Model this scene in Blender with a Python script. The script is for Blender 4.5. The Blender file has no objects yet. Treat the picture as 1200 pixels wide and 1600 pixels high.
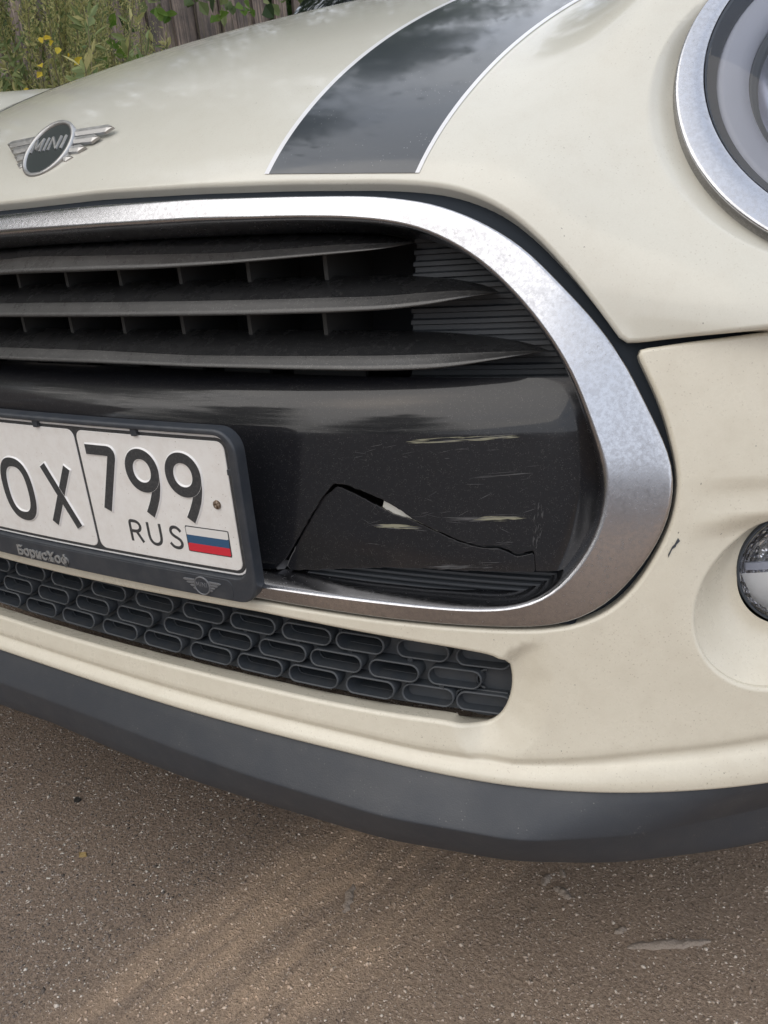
import bpy, bmesh, math, random
import numpy as np
from mathutils import Vector, Matrix, geometry
R = math.radians
random.seed(7); rng = np.random.default_rng(7)
S = bpy.context.scene
COL = S.collection

# ------------------------------------------------------------------ camera
cam_d = bpy.data.cameras.new('camera'); cam = bpy.data.objects.new('camera', cam_d); COL.objects.link(cam)
CR = ((0.85719948, 0.50863188, -0.08063913), (0.12230739, -0.35317652, -0.92752749), (-0.5002499, 0.78521332, -0.36495217))
CAM = np.array([0.64971605, -0.40312932, 0.65601666])
cam.matrix_world = Matrix(((CR[0][0], -CR[1][0], -CR[2][0], CAM[0]), (CR[0][1], -CR[1][1], -CR[2][1], CAM[1]), (CR[0][2], -CR[1][2], -CR[2][2], CAM[2]), (0, 0, 0, 1)))
cam_d.sensor_fit = 'HORIZONTAL'; cam_d.sensor_width = 36; cam_d.lens = 36 * 1250 / 1200
cam_d.clip_start = 0.02; cam_d.clip_end = 500
S.camera = cam

# ------------------------------------------------------------------ sky and sun
SUN_EL, SUN_AZ = R(46), R(205)          # azimuth clockwise from +Y
w = bpy.data.worlds.new('World'); S.world = w; w.use_nodes = True
nt = w.node_tree; nd = nt.nodes; lk = nt.links
bg = nd['Background']; bg.inputs['Strength'].default_value = 0.135
sky = nd.new('ShaderNodeTexSky'); sky.sky_type = 'NISHITA'; sky.sun_disc = False
sky.sun_elevation = SUN_EL; sky.sun_rotation = SUN_AZ; sky.air_density = 1.3; sky.dust_density = 2.5
tc = nd.new('ShaderNodeTexCoord'); mp = nd.new('ShaderNodeMapping'); mp.inputs['Scale'].default_value = (1, 1, 2.2)
cn = nd.new('ShaderNodeTexNoise'); cn.inputs['Scale'].default_value = 2.3; cn.inputs['Detail'].default_value = 6; cn.inputs['Roughness'].default_value = .55
cr = nd.new('ShaderNodeValToRGB'); cr.color_ramp.elements[0].position = .25; cr.color_ramp.elements[0].color = (.55, .55, .55, 1)
cr.color_ramp.elements[1].position = .5; cr.color_ramp.elements[1].color = (.95, .95, .95, 1)
cc = nd.new('ShaderNodeValToRGB'); cc.color_ramp.elements[0].position = .3; cc.color_ramp.elements[0].color = (5.2, 5.7, 6.7, 1)
cc.color_ramp.elements[1].position = .75; cc.color_ramp.elements[1].color = (8.4, 8.5, 8.7, 1)
mx = nd.new('ShaderNodeMixRGB')
lk.new(tc.outputs['Generated'], mp.inputs['Vector']); lk.new(mp.outputs[0], cn.inputs['Vector'])
lk.new(cn.outputs['Fac'], cr.inputs['Fac']); lk.new(cn.outputs['Fac'], cc.inputs['Fac'])
lk.new(cr.outputs['Color'], mx.inputs['Fac']); lk.new(sky.outputs[0], mx.inputs['Color1']); lk.new(cc.outputs['Color'], mx.inputs['Color2'])
lk.new(mx.outputs[0], bg.inputs['Color'])
sd = bpy.data.lights.new('sun', 'SUN'); sd.energy = 1.0; sd.angle = R(75); sd.color = (1, .89, .73)
so = bpy.data.objects.new('sun', sd); COL.objects.link(so)
_sv = Vector((math.sin(SUN_AZ) * math.cos(SUN_EL), math.cos(SUN_AZ) * math.cos(SUN_EL), math.sin(SUN_EL)))
so.rotation_euler = _sv.to_track_quat('Z', 'Y').to_euler()
vs = S.view_settings; S.display_settings.display_device = 'sRGB'
vs.view_transform = 'Standard'; vs.look = 'None'; vs.gamma = 1; vs.use_curve_mapping = False
vs.exposure = 0.38

# ------------------------------------------------------------------ materials
def mat(name, base=(.5, .5, .5), rough=.5, metal=0., coat=0., coat_rough=.03, spec=.5):
    m = bpy.data.materials.new(name); m.use_nodes = True
    b = m.node_tree.nodes['Principled BSDF']
    b.inputs['Base Color'].default_value = (*base, 1); b.inputs['Roughness'].default_value = rough
    b.inputs['Metallic'].default_value = metal; b.inputs['Coat Weight'].default_value = coat
    b.inputs['Coat Roughness'].default_value = coat_rough; b.inputs['Specular IOR Level'].default_value = spec
    return m
def node(m, t, **kw):
    n = m.node_tree.nodes.new(t)
    for k, v in kw.items():
        if k in n.inputs.keys(): n.inputs[k].default_value = v
        else: setattr(n, k, v)
    return n
def ln(m, a, b): m.node_tree.links.new(a, b)
def bsdf(m): return m.node_tree.nodes['Principled BSDF']
def coords(m, scale=(1, 1, 1)):
    t = node(m, 'ShaderNodeTexCoord'); p = node(m, 'ShaderNodeMapping'); p.inputs['Scale'].default_value = scale
    ln(m, t.outputs['Object'], p.inputs['Vector']); return p.outputs[0]
def noise(m, vec, scale, detail=3, rough=.5):
    n = node(m, 'ShaderNodeTexNoise'); n.inputs['Scale'].default_value = scale; n.inputs['Detail'].default_value = detail; n.inputs['Roughness'].default_value = rough
    ln(m, vec, n.inputs['Vector']); return n.outputs['Fac']
def voro(m, vec, scale, out='Distance'):
    n = node(m, 'ShaderNodeTexVoronoi'); n.inputs['Scale'].default_value = scale; ln(m, vec, n.inputs['Vector']); return n.outputs[out]
def ramp(m, fac, a, b, ca=0., cb=1.):
    n = node(m, 'ShaderNodeMapRange'); n.inputs['From Min'].default_value = a; n.inputs['From Max'].default_value = b
    n.inputs['To Min'].default_value = ca; n.inputs['To Max'].default_value = cb; ln(m, fac, n.inputs['Value']); return n.outputs[0]
def mathn(m, op, a, b=None):
    n = node(m, 'ShaderNodeMath', operation=op)
    for i, x in enumerate((a, b)):
        if x is None: continue
        if isinstance(x, (int, float)): n.inputs[i].default_value = x
        else: ln(m, x, n.inputs[i])
    return n.outputs[0]
def mixc(m, fac, c1, c2):
    n = node(m, 'ShaderNodeMixRGB')
    for s, x in (('Fac', fac), ('Color1', c1), ('Color2', c2)):
        if isinstance(x, (int, float)): n.inputs[s].default_value = x
        elif isinstance(x, tuple): n.inputs[s].default_value = (*x, 1)
        else: ln(m, x, n.inputs[s])
    return n.outputs[0]
def bump(m, h, strength, dist):
    n = node(m, 'ShaderNodeBump'); n.inputs['Strength'].default_value = strength; n.inputs['Distance'].default_value = dist
    ln(m, h, n.inputs['Height']); ln(m, n.outputs[0], bsdf(m).inputs['Normal']); return n
M = {}
def wob(m, v, s, a):
    n = node(m, 'ShaderNodeTexNoise'); n.inputs['Scale'].default_value = s; n.inputs['Detail'].default_value = 3; ln(m, v, n.inputs['Vector'])
    k = node(m, 'ShaderNodeVectorMath', operation='SCALE'); k.inputs['Scale'].default_value = a; ln(m, n.outputs['Color'], k.inputs[0])
    k2 = node(m, 'ShaderNodeVectorMath', operation='ADD'); ln(m, v, k2.inputs[0]); ln(m, k.outputs[0], k2.inputs[1]); return k2.outputs[0]
def paint(name, base, rough, dirt):
    m = mat(name, base, rough, coat=.9, coat_rough=.06); v = coords(m)
    big = noise(m, v, 5, 4, .6); fine = noise(m, v, 900, 2); mid = noise(m, v, 60, 4, .7)
    dots = ramp(m, voro(m, wob(m, v, 400, .004), 150), .075, .035); pick = ramp(m, noise(m, v, 40, 2), .50, .58); sp = mathn(m, 'MULTIPLY', dots, pick)
    dots2 = ramp(m, voro(m, wob(m, v, 700, .002), 380), .22, .08); sp2 = mathn(m, 'MULTIPLY', dots2, ramp(m, noise(m, v, 25, 3, .6), .36, .62))
    c = mixc(m, ramp(m, big, .3, .7, 0, .25), base, tuple(x * y for x, y in zip(base, (.93, .92, .88))))
    c = mixc(m, mathn(m, 'MULTIPLY', ramp(m, mid, .45, .75), .12 * dirt), c, (.42, .36, .27))
    c = mixc(m, mathn(m, 'MULTIPLY', sp2, .35 * dirt), c, (.30, .24, .17))
    c = mixc(m, mathn(m, 'MULTIPLY', sp, .75 * dirt), c, (.12, .10, .08))
    c = mixc(m, ramp(m, fine, .35, .65, 0, .06), c, (.9, .88, .8))
    ln(m, c, bsdf(m).inputs['Base Color'])
    ln(m, ramp(m, mid, .3, .8, .05 if dirt < 1.2 else .22, .20 if dirt < 1.2 else .42), bsdf(m).inputs['Coat Roughness'])
    bump(m, noise(m, v, 350, 2), .03, .0004)
    return m
M['paint'] = paint('cream_paint', (.615, .598, .525), .45, 1.0)
M['bumper'] = paint('bounce_warm_bumper_paint', (.655, .612, .505), .5, 1.6)  # warm ground bounce is put into this base colour
m = M['stripe'] = mat('black_stripe_vinyl', (.016, .019, .024), .35, coat=1., coat_rough=.05); v = coords(m)
ln(m, mixc(m, mathn(m, 'MULTIPLY', ramp(m, voro(m, v, 330), .14, .06), ramp(m, noise(m, v, 30, 3), .5, .62)), mixc(m, ramp(m, noise(m, v, 14, 5, .6), .35, .75), (.011, .018, .028), (.018, .025, .034)), (.25, .25, .25)), bsdf(m).inputs['Base Color'])
ln(m, ramp(m, noise(m, v, 40, 4, .6), .3, .8, .05, .16), bsdf(m).inputs['Coat Roughness'])
M['pin'] = mat('white_pinstripe_vinyl', (.74, .74, .76), .4, coat=.5)
m = M['chrome'] = mat('dulled_chrome', (.72, .72, .735), .2, metal=1.); v = coords(m)
n1 = noise(m, v, 330, 4, .75); n2 = noise(m, v, 22, 3, .6); n3 = noise(m, v, 700, 2)
pit = mathn(m, 'MULTIPLY', ramp(m, noise(m, v, 420, 3, .7), .60, .70), ramp(m, n2, .42, .66))
c = mixc(m, ramp(m, n1, .40, .62, 0, .5), (.56, .565, .595), (.36, .36, .375))
c = mixc(m, mathn(m, 'MULTIPLY', pit, .55), c, (.28, .27, .26))
ln(m, c, bsdf(m).inputs['Base Color'])
ln(m, mathn(m, 'ADD', ramp(m, n1, .35, .7, .12, .26), ramp(m, n2, .3, .7, 0, .06)), bsdf(m).inputs['Roughness'])
bump(m, n3, .04, .0003)
m = M['badge'] = mat('satin_badge_metal', (.47, .47, .47), .4, metal=1.); v = coords(m)
ln(m, ramp(m, noise(m, v, 300, 3), .3, .7, .35, .5), bsdf(m).inputs['Roughness'])
M['badge_black'] = mat('badge_enamel_black', (.03, .038, .038), .55, spec=.25)
def dusty_black(name, base, rough, coat, dust, brown=(.24, .235, .225), cr_=.12):
    m = mat(name, base, rough, coat=coat, coat_rough=cr_); v = coords(m)
    f = noise(m, v, 1100, 2); md = noise(m, v, 28, 6, .75); st = noise(m, coords(m, (1, 1, .25)), 160, 4, .6)
    dots = mathn(m, 'MULTIPLY', ramp(m, voro(m, v, 950), .34, .14), ramp(m, noise(m, v, 300, 3, .7), .44, .60))
    film = mathn(m, 'MULTIPLY', ramp(m, md, .3, .8), ramp(m, f, .35, .7))
    c = mixc(m, mathn(m, 'MULTIPLY', film, .045 * dust), base, brown)
    c = mixc(m, mathn(m, 'MULTIPLY', dots, .45 * dust), c, (.33, .32, .30))
    ln(m, c, bsdf(m).inputs['Base Color'])
    ln(m, ramp(m, md, .3, .75, cr_ * .6, cr_ * 2.2), bsdf(m).inputs['Coat Roughness'])
    bump(m, f, .06, .0003)
    return m
M['gloss'] = dusty_black('dusty_gloss_black_plastic', (.005, .0055, .008), .45, .85, .38, (.22, .22, .23), .06)
bsdf(M['gloss']).inputs['Specular IOR Level'].default_value = .2
M['bar'] = dusty_black('dusty_black_grille_bar', (.012, .0125, .014), .4, .8, .8, cr_=.2)
M['bar_nose'] = dusty_black('lighter_grille_bar_nose', (.027, .027, .0275), .45, .8, 1.2, cr_=.26)  # nose faces get a lighter base colour than the bar tops
M['satin'] = dusty_black('satin_black_plastic', (.040, .046, .056), .6, .0, .6)
M['ledge'] = mat('matte_black_ledge', (.020, .024, .030), .75, spec=.2)
M['void'] = mat('dark_cavity', (.032, .037, .044), .8)  # dark colour stands in for shade inside the openings
M['tab'] = mat('grey_brown_plastic', (.045, .046, .047), .6); M['ribbed'] = mat('ribbed_grey_plastic', (.058, .065, .075), .55); M['ribbed_low'] = mat('ribbed_darker_plastic', (.024, .028, .034), .6)  # lower ribbed inserts use a darker copy of the colour
m = M['lip'] = mat('textured_black_plastic', (.036, .041, .050), .52); v = coords(m)
c = mixc(m, ramp(m, noise(m, v, 30, 5, .7), .4, .75, 0, .25), (.040, .045, .054), (.085, .084, .082))
c = mixc(m, mathn(m, 'MULTIPLY', mathn(m, 'MULTIPLY', ramp(m, voro(m, v, 300), .16, .05), ramp(m, noise(m, v, 60, 2), .52, .66)), .6), c, (.26, .25, .23))
ln(m, c, bsdf(m).inputs['Base Color']); bump(m, noise(m, v, 900, 2), .35, .0004)
ln(m, ramp(m, noise(m, v, 18, 4, .6), .3, .7, .42, .62), bsdf(m).inputs['Roughness'])
m = M['lgrille'] = mat('lower_grille_plastic', (.024, .028, .034), .5); v = coords(m)
ln(m, mixc(m, ramp(m, noise(m, v, 70, 4, .6), .4, .75, 0, .5), (.030, .036, .044), (.07, .07, .07)), bsdf(m).inputs['Base Color'])
M['rim'] = mat('lighter_rim_plastic', (.046, .052, .060), .5)  # cell rims slightly lighter than the web
m = M['plate'] = mat('plate_white', (.76, .74, .70), .42); v = coords(m)
c = mixc(m, ramp(m, noise(m, v, 90, 5, .7), .42, .75, 0, .5), (.80, .79, .77), (.66, .62, .58))
c = mixc(m, mathn(m, 'MULTIPLY', mathn(m, 'MULTIPLY', ramp(m, voro(m, v, 260), .16, .05), ramp(m, noise(m, v, 60, 2), .5, .62)), .7), c, (.30, .24, .19))
ln(m, c, bsdf(m).inputs['Base Color']); bump(m, noise(m, v, 700, 2), .08, .0003)
m = M['plate_black'] = mat('plate_black', (.045, .047, .05), .45); v = coords(m)
ln(m, mixc(m, ramp(m, noise(m, v, 500, 3, .6), .45, .75, 0, .5), (.04, .043, .047), (.12, .12, .12)), bsdf(m).inputs['Base Color'])
M['plate_edge'] = mat('plate_emboss_white', (.80, .80, .80), .3)
M['blue'] = mat('flag_blue', (.035, .10, .20), .4); M['red'] = mat('flag_red', (.62, .03, .05), .4); M['white'] = mat('flag_white', (.74, .73, .71), .4)
m = M['frame'] = mat('plate_frame_plastic', (.034, .040, .050), .45); v = coords(m)
ln(m, mixc(m, ramp(m, noise(m, v, 60, 4, .6), .42, .75, 0, .45), (.034, .040, .050), (.085, .088, .092)), bsdf(m).inputs['Base Color'])
M['letter'] = mat('raised_grey_lettering', (.24, .24, .235), .5); M['dark_emblem'] = mat('embossed_emblem', (.15, .155, .165), .4)
m = M['screw'] = mat('rusty_screw', (.2, .13, .08), .6, metal=.6); v = coords(m)
ln(m, mixc(m, ramp(m, noise(m, v, 600, 3), .4, .6), (.30, .24, .19), (.10, .06, .035)), bsdf(m).inputs['Base Color'])
M['scuff'] = mat('yellow_grey_scuff', (.235, .228, .165), .7); M['scuff_grey'] = mat('grey_scuff', (.085, .085, .088), .7); M['torn'] = mat('torn_plastic_edge', (.07, .07, .075), .6)
M['white_part'] = mat('cream_inner_part', (.78, .76, .70), .5)
M['drl'] = mat('frosted_light_ring', (.42, .44, .51), .45); M['reflector'] = mat('lamp_reflector', (.74, .74, .80), .16, metal=1.)
M['bezel'] = mat('lamp_bezel_dark', (.045, .055, .07), .4); M['seal'] = mat('rubber_seal_gap_backing', (.020, .026, .034), .7, spec=.2)
def glass(name, rough=.0):
    m = bpy.data.materials.new(name); m.use_nodes = True; n = m.node_tree.nodes; n.remove(n['Principled BSDF'])
    t = n.new('ShaderNodeBsdfTransparent'); t.inputs[0].default_value = (.93, .94, .96, 1); g = n.new('ShaderNodeBsdfGlossy'); g.inputs['Roughness'].default_value = rough + .02
    f = n.new('ShaderNodeFresnel'); f.inputs[0].default_value = 1.5; x = n.new('ShaderNodeMixShader')
    m.node_tree.links.new(f.outputs[0], x.inputs[0]); m.node_tree.links.new(t.outputs[0], x.inputs[1]); m.node_tree.links.new(g.outputs[0], x.inputs[2])
    m.node_tree.links.new(x.outputs[0], n['Material Output'].inputs['Surface']); return m
M['glass'] = glass('lamp_glass'); M['car_glass'] = mat('tinted_car_glass', (.01, .012, .014), .05, coat=.5)
m = M['pebble_refl'] = mat('faceted_reflector', (.80, .80, .82), .12, metal=1.); bump(m, voro(m, coords(m), 230), .6, .003)
m = M['fog_low'] = mat('pale_lamp_plastic', (.78, .78, .76), .4)
M['tyre'] = mat('tyre_rubber', (.02, .02, .02), .8); M['rim_metal'] = mat('wheel_rim_silver', (.55, .55, .56), .3, metal=1.)

# ------------------------------------------------------------------ ground material
m = M['ground'] = mat('dusty_asphalt', (.15, .13, .12), .9, spec=.25); v = coords(m)
big = noise(m, v, 2.2, 5, .6); med = noise(m, v, 22, 5, .65); grain = noise(m, v, 300, 4, .8); gr2 = noise(m, v, 110, 3, .7)
cells = node(m, 'ShaderNodeTexVoronoi'); cells.inputs['Scale'].default_value = 330; ln(m, v, cells.inputs['Vector'])
stone = node(m, 'ShaderNodeTexVoronoi'); stone.inputs['Scale'].default_value = 240; ln(m, wob(m, v, 300, .002), stone.inputs['Vector'])
stv = node(m, 'ShaderNodeSeparateColor'); ln(m, stone.outputs['Color'], stv.inputs[0])
base = mixc(m, ramp(m, grain, .34, .66), (0.113, 0.087, 0.069), (0.583, 0.445, 0.342))
base = mixc(m, mathn(m, 'MULTIPLY', ramp(m, stone.outputs['Distance'], .55, .25), .45), base, mixc(m, stv.outputs[0], (0.162, 0.125, 0.099), (0.626, 0.485, 0.373)))
base = mixc(m, mathn(m, 'MULTIPLY', ramp(m, gr2, .38, .68), .35), base, (0.259, 0.197, 0.155))
# sandy brown dust swept diagonally (direction along the tyre track)
def sand_mask(m, v, med):
    rot = node(m, 'ShaderNodeMapping'); rot.inputs['Rotation'].default_value = (0, 0, R(-74)); ln(m, wob(m, v, 7, .05), rot.inputs['Vector'])
    strk = node(m, 'ShaderNodeMapping'); strk.inputs['Scale'].default_value = (.12, 1, 1); ln(m, rot.outputs[0], strk.inputs['Vector'])
    sn = noise(m, strk.outputs[0], 30, 7, .72); sep = node(m, 'ShaderNodeSeparateXYZ'); ln(m, rot.outputs[0], sep.inputs[0])
    def edge(a, b):
        n = node(m, 'ShaderNodeMapRange'); n.interpolation_type = 'SMOOTHSTEP'; ln(m, sep.outputs['Y'], n.inputs['Value']); n.inputs['From Min'].default_value = a; n.inputs['From Max'].default_value = b; return n.outputs[0]
    core = mathn(m, 'MULTIPLY', edge(-.105, -.19), edge(-.43, -.28)); wide = mathn(m, 'MULTIPLY', edge(-.11, -.22), .38)
    k = mathn(m, 'MAXIMUM', mathn(m, 'MULTIPLY', core, ramp(m, sn, .36, .56)), mathn(m, 'MULTIPLY', wide, ramp(m, sn, .2, .6, .55, 1)))
    return mathn(m, 'MULTIPLY', k, ramp(m, med, .25, .6, .55, 1))
sand = sand_mask(m, v, med)
base = mixc(m, mathn(m, 'MULTIPLY', sand, .95), base, mixc(m, ramp(m, grain, .3, .7), (0.497, 0.350, 0.243), (0.842, 0.630, 0.455)))
base = mixc(m, ramp(m, big, .35, .7, 0, .28), base, (0.292, 0.225, 0.176))
# pale grains
spk = mathn(m, 'MULTIPLY', ramp(m, cells.outputs['Distance'], .30, .16), ramp(m, voro(m, v, 330, 'Color'), .84, .90))
base = mixc(m, mathn(m, 'MULTIPLY', spk, .85), base, (.62, .58, .52))
drk = mathn(m, 'MULTIPLY', ramp(m, voro(m, v, 210), .34, .12), ramp(m, noise(m, v, 130, 2), .5, .62))
base = mixc(m, mathn(m, 'MULTIPLY', drk, .6), base, (.02, .018, .017))
ln(m, base, bsdf(m).inputs['Base Color'])
hh = mathn(m, 'ADD', mathn(m, 'MULTIPLY', grain, 1.1), mathn(m, 'ADD', mathn(m, 'MULTIPLY', gr2, .8), mathn(m, 'MULTIPLY', med, .5)))
bump(m, hh, 1., .006)
m = M['soil'] = mat('verge_soil', (.10, .085, .06), .95); v = coords(m)
ln(m, mixc(m, noise(m, v, 3, 6, .7), (.06, .055, .03), (.14, .12, .08)), bsdf(m).inputs['Base Color'])
m = M['fence'] = mat('weathered_fence_wood', (.2, .17, .15), .9); v = coords(m)
oi = node(m, 'ShaderNodeObjectInfo'); off = node(m, 'ShaderNodeVectorMath', operation='ADD'); ln(m, v, off.inputs[0])
cx = node(m, 'ShaderNodeCombineXYZ'); ln(m, mathn(m, 'MULTIPLY', oi.outputs['Random'], 37.), cx.inputs[1]); ln(m, mathn(m, 'MULTIPLY', oi.outputs['Random'], 11.), cx.inputs[2]); ln(m, cx.outputs[0], off.inputs[1])
gs = node(m, 'ShaderNodeMapping'); gs.inputs['Scale'].default_value = (1, 1, .05); ln(m, off.outputs[0], gs.inputs['Vector'])
g1 = noise(m, gs.outputs[0], 55, 6, .7); g2 = noise(m, gs.outputs[0], 14, 4, .6); g3 = noise(m, off.outputs[0], 3.5, 5, .7)
c = mixc(m, ramp(m, g1, .35, .68), (.12, .10, .09), (.62, .48, .385))
c = mixc(m, ramp(m, g3, .4, .65, 0, .8), c, (.075, .068, .066))
c = mixc(m, ramp(m, oi.outputs['Random'], 0, 1, 0, .55), c, (.07, .065, .065))
ln(m, c, bsdf(m).inputs['Base Color']); bump(m, g1, .6, .01)
def leafmat(name, a, b, tr=.35):
    m = mat(name, a, .6, spec=.3); g = node(m, 'ShaderNodeNewGeometry')
    ln(m, mixc(m, g.outputs['Random Per Island'], a, b), bsdf(m).inputs['Base Color'])
    n = m.node_tree.nodes; t = n.new('ShaderNodeBsdfTranslucent'); x = n.new('ShaderNodeMixShader'); x.inputs[0].default_value = tr
    ln(m, mixc(m, g.outputs['Random Per Island'], a, b), t.inputs[0])
    ln(m, bsdf(m).outputs[0], x.inputs[1]); ln(m, t.outputs[0], x.inputs[2]); ln(m, x.outputs[0], n['Material Output'].inputs['Surface']); return m
M['weed_olive'] = leafmat('olive_weed_leaves', (.33, .34, .13), (.60, .56, .27))
M['weed_green'] = leafmat('green_weed_leaves', (.14, .20, .08), (.30, .35, .15))
M['weed_yellow'] = leafmat('yellow_leaves', (.50, .36, .03), (.62, .50, .06))
M['vine'] = leafmat('bright_green_leaves', (.10, .20, .03), (.19, .30, .06))
M['tree'] = leafmat('tree_leaves', (.028, .055, .022), (.075, .115, .04), .25)
M['shrub'] = leafmat('shrub_leaves', (.05, .10, .03), (.12, .19, .055), .35)
M['hedge_core'] = mat('hedge_inside', (.02, .03, .014), .95)
M['grass'] = leafmat('grass_blades', (.05, .085, .025), (.13, .15, .05))
m = M['bark'] = mat('bark', (.09, .07, .055), .9); bump(m, noise(m, coords(m, (1, 1, .2)), 30, 5, .7), .8, .02)
M['stalk'] = mat('dry_stalk', (.20, .18, .10), .8); M['clay'] = mat('dried_clay', (.34, .28, .23), .95); bump(M['clay'], noise(M['clay'], coords(M['clay']), 260, 4, .7), .9, .003); M['dryleaf'] = mat('dry_leaf', (.36, .26, .11), .8); M['twigm'] = mat('dark_scrap', (.02, .018, .016), .8)
m = M['peb'] = mat('asphalt_grit', (.3, .26, .22), .85); g_ = node(m, 'ShaderNodeNewGeometry'); c_ = node(m, 'ShaderNodeValToRGB'); ln(m, g_.outputs['Random Per Island'], c_.inputs[0])
for k_, (p_, q_) in enumerate(((0, (.07, .06, .054, 1)), (.45, (.26, .215, .185, 1)), (.80, (.44, .375, .32, 1)), (.93, (.60, .56, .50, 1)))):
    e_ = c_.color_ramp.elements[k_] if k_ < 2 else c_.color_ramp.elements.new(p_); e_.position = p_; e_.color = q_
v = coords(m); ln(m, mixc(m, mathn(m, 'MULTIPLY', sand_mask(m, v, noise(m, v, 22, 5, .65)), .85), c_.outputs[0], (0.648, 0.475, 0.338)), bsdf(m).inputs['Base Color'])
m = M['wall'] = mat('rendered_wall', (.36, .35, .34), .9); M['roof'] = mat('roof_sheet', (.16, .10, .08), .7)

# ------------------------------------------------------------------ body surface of the car: smooth sections, (L, w) = arc lengths sideways and upwards
def nspline(x,y):
    x=np.asarray(x,float);y=np.asarray(y,float);n=len(x);h=np.diff(x)
    A=np.zeros((n,n));b=np.zeros(n);A[0,0]=A[-1,-1]=1
    for i in range(1,n-1):
        A[i,i-1]=h[i-1];A[i,i]=2*(h[i-1]+h[i]);A[i,i+1]=h[i]
        b[i]=6*((y[i+1]-y[i])/h[i]-(y[i]-y[i-1])/h[i-1])
    m=np.linalg.solve(A,b)
    def f(t):
        t=np.asarray(t,float);i=np.clip(np.searchsorted(x,t)-1,0,n-2)
        a=x[i+1]-t;c=t-x[i];H=h[i]
        return m[i]*a**3/(6*H)+m[i+1]*c**3/(6*H)+(y[i]/H-m[i]*H/6)*a+(y[i+1]/H-m[i+1]*H/6)*c
    return f
PZ=[.14,.2,.265,.30,.37,.45,.55,.62,.655,.68,.72,.766,.817,.859,.905,.941,.963,.979]
PY=[-.012,-.022,-.017,-.006,.010,.026,.042,.052,.062,.080,.126,.204,.331,.472,.672,.87,1.02,1.18]
PW=np.concatenate([[0],np.cumsum(np.hypot(np.diff(PZ),np.diff(PY)))])
fz=nspline(PW,PZ);fy=nspline(PW,PY)
_W=np.linspace(0,PW[-1],6000);_Z=fz(_W)
def w_of_z(z): return np.interp(z,_Z,_W)
fxs=nspline([.14,.3,.5,.6,.7,.77,.81,.86,.905,.941,.985],[.82,.845,.855,.85,.83,.80,.765,.71,.645,.575,.46])
fD=nspline([.14,.5,.7,.83,.93,1.0],[.6,.6,.62,.66,.66,.6])
fn=nspline([.14,.37,.5,.62,.7,.8,.9,1.0],[3,3,2.9,2.6,2.4,2.2,2.1,2.0])
# normalised superellipse tables, arc length
NT=61;ns=np.linspace(1.9,3.2,NT);TM=4000
tauG=np.linspace(0,3.5,TM);QT=np.zeros((NT,TM));ST=np.zeros((NT,TM))
for i,n in enumerate(ns):
    th=np.linspace(0,np.pi/2,8001)
    # regularised: angle-based polar form
    r=(np.cos(th)**n+np.sin(th)**n)**(-1/n)
    q=r*np.sin(th);s=1-r*np.cos(th)
    al=np.concatenate([[0],np.cumsum(np.hypot(np.diff(q),.75*np.diff(s)))])
    QT[i]=np.interp(tauG,al,q)
    ST[i]=np.where(tauG<=al[-1],np.interp(tauG,al,s),1+(tauG-al[-1])/.75)
def lat(tau,n):
    a=np.clip((n-ns[0])/(ns[1]-ns[0]),0,NT-1.001);i=a.astype(int);fa=a-i
    b=np.clip(tau/(tauG[1]),0,TM-1.001);j=b.astype(int);fb=b-j
    out=[]
    for T in (QT,ST):
        out.append((T[i,j]*(1-fb)+T[i,j+1]*fb)*(1-fa)+(T[i+1,j]*(1-fb)+T[i+1,j+1]*fb)*fa)
    return out
def phi0(L,w):
    L=np.asarray(L,float);w=np.asarray(w,float)
    z=fz(w);xs=fxs(z);q,s=lat(np.abs(L)/.84,fn(z))
    return np.stack([np.sign(L)*q*xs,fy(w)+fD(z)*s,z],-1)
def L_of_xz(x,z):
    t=np.linspace(0,1.6,1500);o=[]
    for a,b in zip(np.atleast_1d(x),np.atleast_1d(z)):
        X=phi0(t*.84,np.full_like(t,w_of_z(b)))[:,0]; o.append(np.sign(a)*np.interp(abs(a),X,t*.84))
    return np.array(o)

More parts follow.
